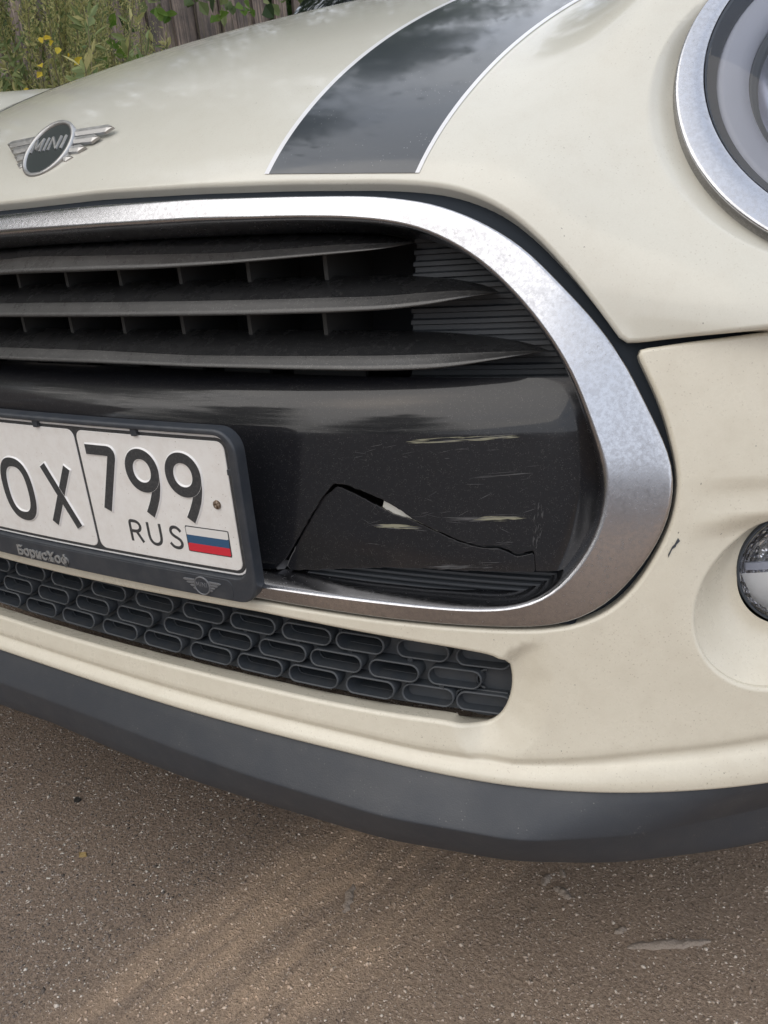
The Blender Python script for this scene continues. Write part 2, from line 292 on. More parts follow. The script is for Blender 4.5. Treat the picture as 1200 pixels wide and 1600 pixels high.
# outlines of the panels in (L, w)
TR = {
 'hood_edge': [(0.0078,0.5537),(0.0923,0.5544),(0.1954,0.5497),(0.2813,0.5441),(0.3558,0.5372),(0.3788,0.534),(0.4013,0.5294),(0.4232,0.5206),(0.4443,0.5077),(0.4644,0.4891),(0.4841,0.4663),(0.4999,0.4453),(0.5111,0.4298)],
 'hood_split': [(0.5154,0.4268),(0.5234,0.4266),(0.5421,0.4283),(0.5606,0.43),(0.5791,0.4316),(0.5976,0.4332)],
 'bump_split': [(0.5228,0.4224),(0.5273,0.4236),(0.5329,0.4241),(0.5459,0.4255),(0.5608,0.4268),(0.5793,0.4281),(0.5978,0.4295)],
 'bump_ring': [(0.523,0.4175),(0.5302,0.4037),(0.5398,0.3841),(0.5467,0.3623),(0.5511,0.3483),(0.5522,0.3383),(0.5522,0.3261),(0.5493,0.3097),(0.5438,0.2951),(0.5363,0.2779),(0.5267,0.2634),(0.5158,0.2528),(0.4983,0.2442),(0.4779,0.2396),(0.4566,0.2377),(0.4346,0.2365),(0.4118,0.2355),(0.3637,0.2343),(0.3113,0.2339),(0.2536,0.2338)],
 'ring_out': [(0.0202,0.5415),(0.1032,0.5413),(0.203,0.5385),(0.2869,0.5332),(0.3412,0.5289),(0.3598,0.5266),(0.3935,0.5195),(0.4193,0.509),(0.4399,0.4975),(0.4559,0.4858),(0.4757,0.4653),(0.4953,0.4442),(0.509,0.4263),(0.5191,0.4105),(0.5274,0.3946),(0.5381,0.3747),(0.5461,0.3587),(0.5498,0.3467),(0.5509,0.3346),(0.5501,0.3224),(0.5466,0.308),(0.5403,0.2933),(0.5313,0.2783),(0.5227,0.2663),(0.5117,0.2557),(0.4963,0.2468),(0.4779,0.2423),(0.4567,0.2401),(0.4348,0.2389),(0.4122,0.2377),(0.3642,0.2366),(0.3119,0.2365),(0.2543,0.2365)],
 'ring_in': [(0.0246,0.5225),(0.107,0.5218),(0.2055,0.5201),(0.2881,0.5166),(0.3276,0.5136),(0.3602,0.5091),(0.3825,0.5035),(0.4041,0.4935),(0.4249,0.4798),(0.4413,0.4642),(0.4557,0.4484),(0.4702,0.4297),(0.483,0.4099),(0.493,0.3883),(0.4996,0.3726),(0.5053,0.3586),(0.5091,0.3445),(0.5092,0.3282),(0.5061,0.3094),(0.4978,0.29),(0.4852,0.2721),(0.4736,0.2629),(0.4573,0.2563),(0.4358,0.2533),(0.4135,0.252),(0.3662,0.2513),(0.3148,0.2508),(0.2581,0.2503)],
 'stripe_l': [(0.261,0.553),(0.2692,0.6047),(0.2778,0.6741),(0.2907,0.7265),(0.3026,0.7739)],
 'stripe_l2': [(0.2649,0.5526),(0.2739,0.6024),(0.2827,0.6706),(0.2954,0.7233),(0.3079,0.7674)],
 'stripe_r': [(0.3752,0.5413),(0.3942,0.5909),(0.4156,0.6499),(0.4299,0.693),(0.4503,0.7715)],
 'stripe_r2': [(0.3784,0.541),(0.3977,0.5897),(0.4193,0.648),(0.4341,0.6893),(0.4561,0.7688)],
 'hl_out': [(0.5522,0.7299),(0.5436,0.6851),(0.5385,0.6438),(0.5389,0.6072),(0.5418,0.5761),(0.5474,0.5522),(0.5543,0.5316),(0.5626,0.5174),(0.5731,0.5058),(0.5852,0.4963),(0.5977,0.4885)],
 'hl_in': [(0.5737,0.7244),(0.5633,0.6779),(0.5591,0.64),(0.5595,0.6074),(0.5621,0.5817),(0.5666,0.5596),(0.5737,0.5425),(0.5839,0.5268),(0.5982,0.512)],
 'hl_recess': [(0.5418,0.7041),(0.5259,0.6327),(0.5216,0.5911),(0.5242,0.5707),(0.5297,0.5489),(0.54,0.5205),(0.5581,0.5007),(0.5773,0.4858),(0.5896,0.4794)],
 'fog_rec': [(0.6086,0.3089),(0.5907,0.2988),(0.5776,0.2803),(0.5719,0.2547),(0.5746,0.2438),(0.5803,0.2306),(0.5989,0.2127),(0.6121,0.2057),(0.6248,0.2022)],
 'fog_lens': [(0.5997,0.2923),(0.5902,0.2822),(0.5894,0.2761),(0.5925,0.265),(0.5989,0.2514),(0.607,0.2409),(0.6158,0.232)],
 'lg_hole': [(-0.0628,0.2209),(0.032,0.22),(0.1155,0.2212),(0.1888,0.2231),(0.2536,0.2243),(0.3116,0.2232),(0.3644,0.2215),(0.4129,0.2197),(0.4406,0.2177),(0.4515,0.2153),(0.4536,0.2055),(0.4563,0.1971),(0.4563,0.1849),(0.4536,0.1734),(0.4479,0.1649),(0.4407,0.1613),(0.4182,0.1648),(0.3689,0.1635),(0.3152,0.1632),(0.2559,0.1634),(0.1897,0.1627),(0.1148,0.1617),(0.0296,0.1607),(-0.0675,0.1604)],
 'lg_dish': [(0.4539,0.2182),(0.4717,0.2149),(0.4834,0.2051),(0.4884,0.1915),(0.4872,0.1748),(0.4785,0.1596),(0.4625,0.1476)],
 'lip_top': [(-0.0664,0.1344),(0.1174,0.1257),(0.2597,0.127),(0.3739,0.1255),(0.471,0.1215),(0.5065,0.1222),(0.5404,0.1252),(0.5982,0.1293),(0.639,0.1336)],
 'bar0_back': [(-0.0814,0.5092),(0.0546,0.5106),(0.1304,0.5105),(0.2273,0.5078),(0.2836,0.5047),(0.3099,0.5022),(0.335,0.4989),(0.3521,0.4953)],
 'bar0_nose': [(-0.0438,0.5016),(0.0839,0.4981),(0.218,0.4945),(0.2742,0.4949),(0.3103,0.4956),(0.3396,0.4948),(0.3631,0.494)],
 'bar0_low': [(-0.0348,0.4873),(0.0682,0.4867),(0.1617,0.4863),(0.2238,0.4872),(0.2792,0.4888),(0.3198,0.49),(0.3531,0.4913),(0.3692,0.4929)],
 'bar0_tip': [(0.3667,0.4931)],
 'bar1_back': [(-0.0854,0.4728),(0.0515,0.4737),(0.1628,0.4726),(0.2553,0.4722),(0.3348,0.4705),(0.3592,0.4692),(0.3827,0.4666),(0.401,0.4632),(0.4144,0.4596)],
 'bar1_nose': [(-0.0501,0.4613),(0.0794,0.4607),(0.1849,0.4603),(0.2451,0.46),(0.2993,0.46),(0.3487,0.4595),(0.3811,0.461),(0.412,0.4614)],
 'bar1_low': [(-0.0418,0.4498),(0.0863,0.45),(0.1906,0.4502),(0.2502,0.4502),(0.3038,0.4504),(0.3527,0.4513),(0.3847,0.4536),(0.4109,0.4579)],
 'bar1_tip': [(0.4252,0.4577)],
 'bar2_back': [(-0.0932,0.4339),(0.0454,0.4333),(0.1591,0.4336),(0.2535,0.4332),(0.3343,0.4318),(0.3828,0.4295),(0.4104,0.4267),(0.4371,0.4221),(0.4494,0.4188)],
 'bar2_nose': [(-0.0588,0.4208),(0.0731,0.4206),(0.1809,0.4184),(0.271,0.4189),(0.3484,0.4191),(0.3858,0.4198),(0.4212,0.4205),(0.4508,0.4211)],
 'bar2_low': [(-0.0503,0.4106),(0.0803,0.4114),(0.187,0.411),(0.2759,0.4106),(0.333,0.4102),(0.3712,0.4107),(0.3984,0.4123),(0.4286,0.4168),(0.4535,0.4208)],
 'bar2_tip': [(0.4587,0.4188)],
 'ribs0': [(-0.0494,0.4815),(0.0188,0.481),(0.0866,0.4803),(0.1535,0.4804),(0.2199,0.4815),(0.2856,0.4829)],
 'ribs1': [(-0.0478,0.4364),(0.019,0.4374),(0.0875,0.4382),(0.1551,0.4388),(0.2203,0.4385),(0.2858,0.4387)],
 'tabs': [(-0.0941,0.3939),(-0.0459,0.3955),(-0.0233,0.3951),(0.0237,0.396),(0.0461,0.3968),(0.0932,0.3972),(0.1162,0.3973),(0.1638,0.3977),(0.1869,0.3977),(0.2316,0.3973),(0.2544,0.3973),(0.3169,0.3973)],
 'panel_fold': [(-0.0601,0.3637),(0.1127,0.3684),(0.2457,0.3681),(0.3525,0.3711),(0.4213,0.3743),(0.4634,0.3783)],
 'panel_bot': [(0.2443,0.2541),(0.2613,0.256),(0.2802,0.2564),(0.3556,0.268),(0.404,0.2718),(0.449,0.274),(0.4798,0.2759)],
 'crack_up': [(0.2613,0.256),(0.2667,0.2598),(0.2742,0.2686),(0.2849,0.2871),(0.2947,0.3036),(0.2991,0.3104),(0.3033,0.3172),(0.3134,0.3286),(0.3255,0.3275),(0.3333,0.3252),(0.3521,0.3194),(0.3661,0.3125),(0.3761,0.3066),(0.3872,0.3023),(0.4119,0.2935),(0.4257,0.2908),(0.439,0.2916),(0.4479,0.2885),(0.4507,0.2865),(0.4625,0.2898)],
 'crack_lo': [(0.2756,0.2558),(0.2708,0.2591),(0.2755,0.2684),(0.2854,0.2869),(0.295,0.3035),(0.2991,0.3104),(0.3035,0.317),(0.315,0.3256),(0.3334,0.319),(0.3488,0.3126),(0.3599,0.3082),(0.3747,0.3051),(0.3864,0.3009),(0.4115,0.2921),(0.4258,0.2894),(0.4391,0.2898),(0.4481,0.2867),(0.4508,0.2846),(0.4627,0.288),(0.4646,0.2751)],
 'scuffs': [(0.3671,0.3607),(0.4482,0.3673),(0.3812,0.3621),(0.4474,0.3661),(0.3442,0.2979),(0.3811,0.3009),(0.3926,0.3074),(0.457,0.3127),(0.414,0.3384),(0.4613,0.3433),(0.4644,0.3274),(0.4629,0.2899),(0.3851,0.2706),(0.4444,0.2769)],
 'ov_top': [(-0.0767,0.2058),(-0.0353,0.2061),(0.0168,0.2053),(0.0738,0.2049),(0.1314,0.2054),(0.1874,0.2054),(0.2388,0.206),(0.29,0.2056),(0.3369,0.2042),(0.3864,0.205),(0.4324,0.2051)],
 'ov_mid': [(-0.0552,0.1895),(-0.0039,0.1883),(0.0516,0.1875),(0.1074,0.1875),(0.1653,0.1887),(0.2163,0.1882),(0.2684,0.1876),(0.3172,0.1878),(0.3661,0.1877),(0.4125,0.1877),(0.45,0.1876)],
 'ov_bot': [(-0.0679,0.174),(-0.0198,0.1724),(0.0318,0.1722),(0.0883,0.1711),(0.1418,0.1712),(0.1966,0.1703),(0.2475,0.1716),(0.2984,0.1712),(0.3482,0.1713),(0.3937,0.1708),(0.4361,0.1721)],
 'chip': [(0.5493,0.3097),(0.5514,0.3072),(0.5489,0.3022),(0.545,0.2947),(0.5464,0.3035)],
 'badge': [(-0.0809,0.637),(-0.0353,0.5957),(0.016,0.6113),(0.0713,0.636),(0.0666,0.6222),(0.0584,0.6105),(0.0496,0.5995),(0.0083,0.5799),(-0.0046,0.6568),(-0.0209,0.5996),(0.0123,0.6449)],
 'bump_crease': [(0.5497,0.3456),(0.5669,0.3436),(0.6043,0.3466)],
 'bump_scoop': [(0.5506,0.3159),(0.5693,0.3194),(0.588,0.3218),(0.6068,0.3239)],
}

# ------------------------------------------------------------------ surface with local features
HL_N = np.array([math.sin(R(22)) * math.cos(R(37)), -math.cos(R(22)) * math.cos(R(37)), math.sin(R(37))])
HL_X = np.cross([0, 0, 1.], HL_N); HL_X /= np.linalg.norm(HL_X); HL_Z = np.cross(HL_N, HL_X)
HL_C = np.array([.642, .235, .699]); HL_R = .130
HL_I = ((.650 - .642) / HL_X[0], (.705 - .699) / HL_Z[2]); HL_RI = .120
HL_REC = ((.614 - .642) / HL_X[0], (.690 - .699) / HL_Z[2]); HL_RR = .114
def sstep(t): t = np.clip(t, 0, 1); return t * t * (3 - 2 * t)
def poly_dist(P, poly, closed=True):
    A = np.asarray(poly, float); B = np.roll(A, -1, 0) if closed else A[1:]
    if not closed: A = A[:-1]
    out = np.full(len(P), 1e9)
    for a, b in zip(A, B):
        d = b - a; t = np.clip(((P - a) @ d) / max(d @ d, 1e-12), 0, 1)
        out = np.minimum(out, np.hypot(*(P - a - t[:, None] * d).T))
    return out
def poly_dist2(P, Q):
    out = np.empty(len(P))
    for i in range(0, len(P), 2000): out[i:i + 2000] = np.min(np.hypot(P[i:i + 2000, None, 0] - Q[None, :, 0], P[i:i + 2000, None, 1] - Q[None, :, 1]), 1)
    return out
def inside(P, poly):
    A = np.asarray(poly, float); B = np.roll(A, -1, 0); r = np.zeros(len(P), bool); x, y = P[:, 0], P[:, 1]
    for (x1, y1), (x2, y2) in zip(A, B):
        if y1 == y2: continue
        c = ((y1 > y) != (y2 > y)) & (x < (x2 - x1) * (y - y1) / (y2 - y1) + x1); r ^= c
    return r
def phi_hood(L, w):
    P = phi0(L, w); sg = np.sign(P[..., 0]) + (P[..., 0] == 0)
    Q = P.copy(); Q[..., 0] *= sg; D = Q - HL_C
    # height of the lamp plane above the body, measured along Y
    ypl = HL_C[1] - (D[..., 0] * HL_N[0] + D[..., 2] * HL_N[2]) / HL_N[1]
    T = np.stack([Q[..., 0], ypl, Q[..., 2]], -1) - HL_C
    u = T @ HL_X; v = T @ HL_Z
    rho = np.hypot(u, v) / HL_R
    b = (1 - sstep((rho - 1.18) / .75)) * (1 - sstep((np.abs(L) - .84) / .22))
    Q[..., 1] = Q[..., 1] * (1 - b) + (ypl + .004) * b
    e1 = np.hypot(u, v) - HL_R; e2 = HL_RR + .0 - np.hypot(u - HL_REC[0], v - HL_REC[1])
    ins = e2 > -.004
    t = np.clip((e2 + .004) / np.maximum(e2 + .004 + np.maximum(e1, 0), 1e-6), 0, 1)
    dep = sstep((np.maximum(e1, 0) + e2 + .004) / .012) * np.where(ins, .0085 * np.minimum(t * 1.08, 1), 0)
    Q = Q - dep[..., None] * HL_N
    Q[..., 0] *= sg
    return Q
LG = np.array(TR['lg_hole']); DISH = np.array(TR['lg_dish'])
LGC = np.array((.440, .190))
def phi_bump(L, w):
    L = np.asarray(L, float); w = np.asarray(w, float); sh = np.broadcast(L, w).shape
    Lf = np.broadcast_to(np.abs(L), sh).ravel(); wf = np.broadcast_to(w, sh).ravel(); sg = np.broadcast_to(np.where(np.asarray(L) < 0, -1., 1.), sh).ravel()
    P = phi0(Lf, wf); dy = np.zeros(len(Lf))
    m = (Lf > .36) & (Lf < .56) & (wf > .08) & (wf < .28)
    if m.any():
        p = np.c_[Lf[m], wf[m]]; ins = inside(p, LG); dh = np.where(ins, 0, poly_dist(p, LG)); th = np.degrees(np.arctan2(p[:, 1] - LGC[1], p[:, 0] - LGC[0]))
        Wd_ = .032 * sstep((74 - th) / 30) * sstep((th + 135) / 65) + 1e-5; tt = np.clip(1 - dh / Wd_, 0, 1); dy[m] += .0095 * sstep(Wd_ / .030) * (.55 * tt + .45 * sstep(tt))
    # scoop under the shoulder line above the fog lamp
    zc = .4495 + .11 * (Lf - .555); g = (zc - P[:, 2])
    dy += .011 * sstep(g / .016) * (1 - sstep((g - .02) / .07)) * sstep((Lf - .553) / .05)
    g2 = .4765 + .03 * (Lf - .56) - P[:, 2]
    dy += .0025 * sstep(g2 / .012) * (1 - sstep((g2 - .012) / .03)) * sstep((Lf - .553) / .04)
    # bead along the lower edge
    wl = np.interp(Lf, LIPT[:, 0], LIPT[:, 1]); h = wf - wl
    hg = np.interp(Lf, [.40, .47, .56, .66], [.0125, .015, .025, .030]); k_ = hg / .0125
    dy += .0032 * np.exp(-((h - hg) / (.0034 * np.sqrt(k_))) ** 2) - .0024 * np.exp(-((h - hg * .3) / (.0045 * k_)) ** 2)
    P[:, 1] += dy; P[:, 0] *= sg
    return P.reshape(sh + (3,))
_lf = nspline([0, .2, .36, .48, .56, .64, .75, .95, 1.4], [.1265, .1268, .1262, .1232, .1272, .135, .147, .160, .172])
LIPT = np.c_[np.linspace(0, 1.4, 141), _lf(np.linspace(0, 1.4, 141))]
FOLD = .489
def panel_d(X, Z):
    X = abs(X); zf = FOLD + .014 * (X / .47) ** 2
    ez = np.maximum(0, (Z - zf) / .046); ex = np.maximum(0, (X - .476) / .036)
    e = np.clip(np.sqrt(ez ** 2 + ex ** 2), 0, .985); return .012 + .034 * (1 - np.sqrt(1 - e * e))
def phi_panel(L, w):
    P = phi0(L, w); P[..., 1] += panel_d(P[..., 0], P[..., 2]); return P
def phi_flap(L, w):
    P = phi_panel(L, w); P[..., 1] += .003 * sstep((.445 - P[..., 0]) / .12); return P
def phi_off(d):
    def f(L, w):
        P = phi0(L, w); P[..., 1] += d; return P
    return f
def normals(phi, L, w, h=.0012):
    a = phi(L + h, w) - phi(L - h, w); b = phi(L, w + h) - phi(L, w - h)
    n = np.cross(a, b); return n / np.maximum(np.linalg.norm(n, axis=-1, keepdims=True), 1e-12)

# ------------------------------------------------------------------ mesh helpers
def link(name, me, mats, parent=None):
    for x in (mats if isinstance(mats, (list, tuple)) else [mats]): me.materials.append(x)
    o = bpy.data.objects.new(name, me); COL.objects.link(o)
    if parent is not None:
        o.parent = parent
        if parent.type == 'EMPTY': o.matrix_parent_inverse = parent.matrix_basis.inverted()
    return o
def mesh(name, V, F, mats, parent=None, nrm=None, smooth=True, idx=None):
    me = bpy.data.meshes.new(name); me.from_pydata([tuple(map(float, v)) for v in V], [], [tuple(map(int, f)) for f in F])
    if idx is not None: me.polygons.foreach_set('material_index', np.asarray(idx, np.int32))
    me.polygons.foreach_set('use_smooth', np.full(len(me.polygons), smooth))
    me.update()
    if nrm is not None:
        at_ = me.attributes.new('custom_normal', 'FLOAT_VECTOR', 'POINT'); at_.data.foreach_set('vector', np.asarray(nrm, np.float32).ravel()); me.update()
    return link(name, me, mats, parent)
class MB:
    def __init__(s): s.V = []; s.F = []; s.I = []
    def add(s, V, F, i=0):
        b = len(s.V); s.V += [tuple(map(float, v)) for v in V]; s.F += [tuple(int(x) + b for x in f) for f in F]; s.I += [i] * len(F)
    def grid(s, G, i=0, closeu=False, closev=False):
        G = np.asarray(G); n, m = G.shape[:2]; F = []
        for a in range(n if closeu else n - 1):
            for b in range(m if closev else m - 1):
                a2, b2 = (a + 1) % n, (b + 1) % m; F.append((a * m + b, a * m + b2, a2 * m + b2, a2 * m + b))
        s.add(G.reshape(-1, 3), F, i)
    def box(s, lo, hi, i=0, M4=None):
        V = [(x, y, z) for x in (lo[0], hi[0]) for y in (lo[1], hi[1]) for z in (lo[2], hi[2])]
        if M4 is not None: V = [M4 @ Vector(v) for v in V]
        s.add(V, [(0, 1, 3, 2), (4, 6, 7, 5), (0, 4, 5, 1), (2, 3, 7, 6), (0, 2, 6, 4), (1, 5, 7, 3)], i)
    def tube(s, pts, r, n=6, i=0):
        pts = [Vector(p) for p in pts]; rows = []
        for k, p in enumerate(pts):
            t = (pts[min(k + 1, len(pts) - 1)] - pts[max(k - 1, 0)]).normalized(); a = t.orthogonal().normalized(); b = t.cross(a)
            rr = r[k] if isinstance(r, (list, tuple)) else r
            rows.append([p + rr * (math.cos(q * 6.2832 / n) * a + math.sin(q * 6.2832 / n) * b) for q in range(n)])
        s.grid(np.array([[tuple(v) for v in row] for row in rows]), i, closev=True)
    def build(s, name, mats, parent=None, smooth=True, angle=None):
        o = mesh(name, s.V, s.F, mats, parent, None, smooth, s.I)
        if angle is not None:
            bm = bmesh.new(); bm.from_mesh(o.data)
            for e in bm.edges:
                if len(e.link_faces) == 2 and e.calc_face_angle(0) > angle: e.smooth = False
            bm.to_mesh(o.data); bm.free()
        return o
def resample(P, step, closed=True):
    P = np.asarray(P, float)
    if closed: P = np.vstack([P, P[:1]])
    d = np.concatenate([[0], np.cumsum(np.hypot(*np.diff(P, axis=0).T))]); n = max(4, int(round(d[-1] / step)))
    t = np.linspace(0, d[-1], n + 1)
    if closed: t = t[:-1]
    return np.c_[np.interp(t, d, P[:, 0]), np.interp(t, d, P[:, 1])]
def smooth_poly(P, it, closed=True):
    P = np.array(P, float)
    for _ in range(it):
        Q = .25 * np.roll(P, 1, 0) + .5 * P + .25 * np.roll(P, -1, 0)
        if not closed: Q[0] = P[0]; Q[-1] = P[-1]
        P = Q
    return P
def area(P): x, y = P[:, 0], P[:, 1]; return .5 * np.sum(x * np.roll(y, -1) - y * np.roll(x, -1))
def ccw(P): return P if area(P) > 0 else P[::-1]
def out_dirs(P):
    t = np.roll(P, -1, 0) - np.roll(P, 1, 0); t /= np.maximum(np.linalg.norm(t, axis=1, keepdims=True), 1e-9); return np.c_[t[:, 1], -t[:, 0]]
def rim_rows(phi, P, o, r, depth, hood_n=None):
    """rounded edge that turns from the panel surface inwards along loop P; o = 2D direction leaving the panel"""
    B = phi(P[:, 0], P[:, 1]); N = normals(phi, P[:, 0], P[:, 1]); e = .0015
    O = phi(P[:, 0] + o[:, 0] * e, P[:, 1] + o[:, 1] * e) - phi(P[:, 0] - o[:, 0] * e, P[:, 1] - o[:, 1] * e)
    O -= N * np.sum(O * N, 1, keepdims=True); O /= np.maximum(np.linalg.norm(O, axis=1, keepdims=True), 1e-12)
    rows = []; nr = []
    for a in np.linspace(0, math.pi / 2, 6):
        rows.append(B + O * r * math.sin(a) - N * r * (1 - math.cos(a))); nr.append(N * math.cos(a) + O * math.sin(a))
    rows.append(B + O * r - N * depth); nr.append(O)
    return np.array(rows), np.array(nr)
def patch(name, phi, outer, holes, mats, parent, step=.006, bstep=None, rims=(), r=.003, depth=.02, fine=None, coarse=.02, hole_r=None, hole_depth=None, outer_rim=True, min_edge=.5, extra=None):
    """panel cut out of a surface: a triangulated face inside the outlines plus rounded edges round each outline"""
    bstep = bstep or step; loops = []
    for k, lp in enumerate([outer] + list(holes)):
        rr = r if k == 0 else (hole_r if hole_r is not None else r)
        P = ccw(resample(lp, bstep)); o = out_dirs(P) * (1 if k == 0 else -1)
        loops.append((P - o * rr, o, rr, (depth if k == 0 else (hole_depth or depth))))
    lo, hi = loops[0][0].min(0), loops[0][0].max(0)
    def hexg(lo, hi, s):
        xs = np.arange(lo[0], hi[0], s); ys = np.arange(lo[1], hi[1], s * .866)
        X, Y = np.meshgrid(xs, ys); X[1::2] += s / 2; return np.c_[X.ravel(), Y.ravel()]
    if fine is None: G = hexg(lo, hi, step)
    else:
        f0, f1 = np.array(fine[:2]), np.array(fine[2:]); a = hexg(np.maximum(lo, f0), np.minimum(hi, f1), step); b = hexg(lo, hi, coarse)
        b = b[~((b > f0 - coarse * .4) & (b < f1 + coarse * .4)).all(1)]; G = np.vstack([a, b])
    if extra is not None: G = np.vstack([G[poly_dist2(G, extra) > .55 * step], extra])
    G = G[inside(G, loops[0][0])]
    for P, o, rr, dp in loops[1:]: G = G[~inside(G, P)]
    for P, o, rr, dp in loops:
        near = poly_dist(G, P); G = G[near > min_edge * bstep]
    verts = []; edges = []
    for P, o, rr, dp in loops:
        b = len(verts); n = len(P); verts += [tuple(p) for p in P]; edges += [(b + i, b + (i + 1) % n) for i in range(n)]
    verts += [tuple(p) for p in G]
    v, e, f, *_ = geometry.delaunay_2d_cdt([Vector(p) for p in verts], edges, [], 0, 1e-6)
    v = np.array([tuple(p) for p in v]); f = np.array(f); c = v[f].mean(1); keep = inside(c, loops[0][0])
    for P, *_ in loops[1:]: keep &= ~inside(c, P)
    f = f[keep]
    a2 = (v[f[:, 1]] - v[f[:, 0]]); b2 = (v[f[:, 2]] - v[f[:, 0]]); cr_ = a2[:, 0] * b2[:, 1] - a2[:, 1] * b2[:, 0]
    f = np.where(cr_[:, None] < 0, f[:, ::-1], f); f = f[abs(cr_) > 1e-10]
    V = [phi(v[:, 0], v[:, 1])]; Nn = [normals(phi, v[:, 0], v[:, 1])]; F = [tuple(x) for x in f]; base = len(v)
    for k, (P, o, rr, dp) in enumerate(loops):
        if k == 0 and not outer_rim: continue
        rows, nr = rim_rows(phi, P, o, rr, dp); n = len(P); m_ = len(rows)
        V.append(rows.reshape(-1, 3)); Nn.append(nr.reshape(-1, 3))
        for a in range(m_ - 1):
            for q in range(n):
                q2 = (q + 1) % n; t = (base + a * n + q, base + a * n + q2, base + (a + 1) * n + q2, base + (a + 1) * n + q)
                F.append(t[::-1] if k == 0 else t)
        base += m_ * n
    return mesh(name, np.vstack(V), F, mats, parent, np.vstack(Nn))
def at_yz(y, z):
    """L on the flank where the body passes y at height z"""
    t = np.linspace(.3, 3.4, 3000); Y = phi0(t, np.full_like(t, w_of_z(z)))[:, 1]; return float(np.interp(y, Y, t))
def mir(P): return [(-a, b) for a, b in P]
def strip_on(phi, A, B, n, mb, off=.0004, i=0, cols=6):
    """thin sheet on a surface between two polylines in (L, w)"""
    A = resample(A, 1e9, False) if False else np.asarray(A, float); B = np.asarray(B, float)
    def rs(P):
        d = np.concatenate([[0], np.cumsum(np.hypot(*np.diff(P, axis=0).T))]); t = np.linspace(0, d[-1], n); return np.c_[np.interp(t, d, P[:, 0]), np.interp(t, d, P[:, 1])]
    A, B = rs(A), rs(B); rows = []
    for k in np.linspace(0, 1, cols):
        P = A * (1 - k) + B * k; rows.append(phi(P[:, 0], P[:, 1]) + normals(phi, P[:, 0], P[:, 1]) * off)
    mb.grid(np.array(rows), i)
def lathe(mb, prof, C, N, X, Z, n=96, i=0, flip=False):
    rows = []
    for r_, d_ in prof:
        a = np.linspace(0, 2 * np.pi, n, endpoint=False); rows.append(C + np.outer(np.cos(a) * r_, X) + np.outer(np.sin(a) * r_, Z) + N * d_)
    G = np.array(rows); mb.grid(G[::-1] if flip else G, i, closev=True)
def thing(name, label, cat, loc=(0, 0, 0), group=None):
    o = bpy.data.objects.new(name, None); COL.objects.link(o); o.location = loc; o.empty_display_size = .1; o['label'] = label; o['category'] = cat
    if group: o['group'] = group
    bpy.context.view_layer.update(); return o
def tag(o, label, cat, group=None):
    o['label'] = label; o['category'] = cat
    if group: o['group'] = group
    return o

# ================================================================== ground
gm = MB(); gm.box((-60, -60, -.3), (60, 60, 0)); g = gm.build('ground', M['ground'], None, False); g['kind'] = 'structure'

# ================================================================== the car
car = thing('car', 'cream white hatchback with black bonnet stripes and a cracked black grille panel', 'car', (0, 1.9, 0))
def T_(n): return np.array(TR[n])
def half_curve(name, step=.004, it=12, head=True, tail=False):
    P = T_(name)
    if head: P = np.vstack([[(0, P[0, 1])], P[P[:, 0] > .03]])
    if tail: P = np.vstack([P, [(0, P[-1, 1])]])
    Q = resample(P, step, False); return smooth_poly(Q, it, False)
AX_Y, AX_Z, ARCH = .80, .305, .345
def arch_pts(z0, z1, n=14, side=-1):
    """points of the front wheel arch in (L, w) from angle of height z0 to z1"""
    out = []
    for z in np.linspace(z0, z1, n):
        dy = math.sqrt(max(0, ARCH ** 2 - (z - AX_Z) ** 2)); out.append((at_yz(AX_Y + side * dy, z), float(w_of_z(z))))
    return out
HE = half_curve('hood_edge'); SPL = resample(T_('hood_split'), .005, False)
split_z = .575
SPL2 = np.array([(.66, float(w_of_z(.570))), (.74, float(w_of_z(.574))), arch_pts(split_z, split_z, 1)[0]])
arch_up = arch_pts(split_z, AX_Z + ARCH * .995, 12, -1) + arch_pts(AX_Z + ARCH * .995, .25, 22, 1)
REAR = 1.22
rear = [(at_yz(REAR, z), float(w_of_z(z))) for z in np.linspace(.22, .972, 24)]
hoodR = [tuple(p) for p in HE] + [tuple(p) for p in SPL] + [tuple(p) for p in SPL2] + arch_up + rear
hood_poly = hoodR + [(0, float(w_of_z(.9775)))] + mir(hoodR[::-1])
def plane_circle(cu, cv, r, n=80):
    a = np.linspace(0, 2 * np.pi, n, endpoint=False); Q = HL_C + np.outer(cu + r * np.cos(a), HL_X) + np.outer(cv + r * np.sin(a), HL_Z)
    wz = w_of_z(Q[:, 2]); return np.c_[L_of_xz(Q[:, 0], Q[:, 2]), wz]
hl_hole = plane_circle(0, 0, HL_R - .0005)
ex_ = np.vstack([plane_circle(HL_REC[0], HL_REC[1], HL_RR + q_, 150) for q_ in (-.012, -.009, -.0065, -.0045, -.0025, -.0005, .0015, .0035, .0055, .008)])
ex_ = ex_[~inside(ex_, hl_hole) & (poly_dist(ex_, hl_hole) > .004)]; ex_ = np.vstack([ex_, ex_ * [-1, 1]])
hood = patch('hood', phi_hood, hood_poly, [hl_hole, hl_hole * [-1, 1]], M['paint'], car, step=.0065, fine=(-.12, .40, .68, 1.0), coarse=.02, r=.0035, depth=.025, hole_r=.002, hole_depth=.03, extra=ex_)
hood['label'] = 'cream white bonnet with two black stripes'

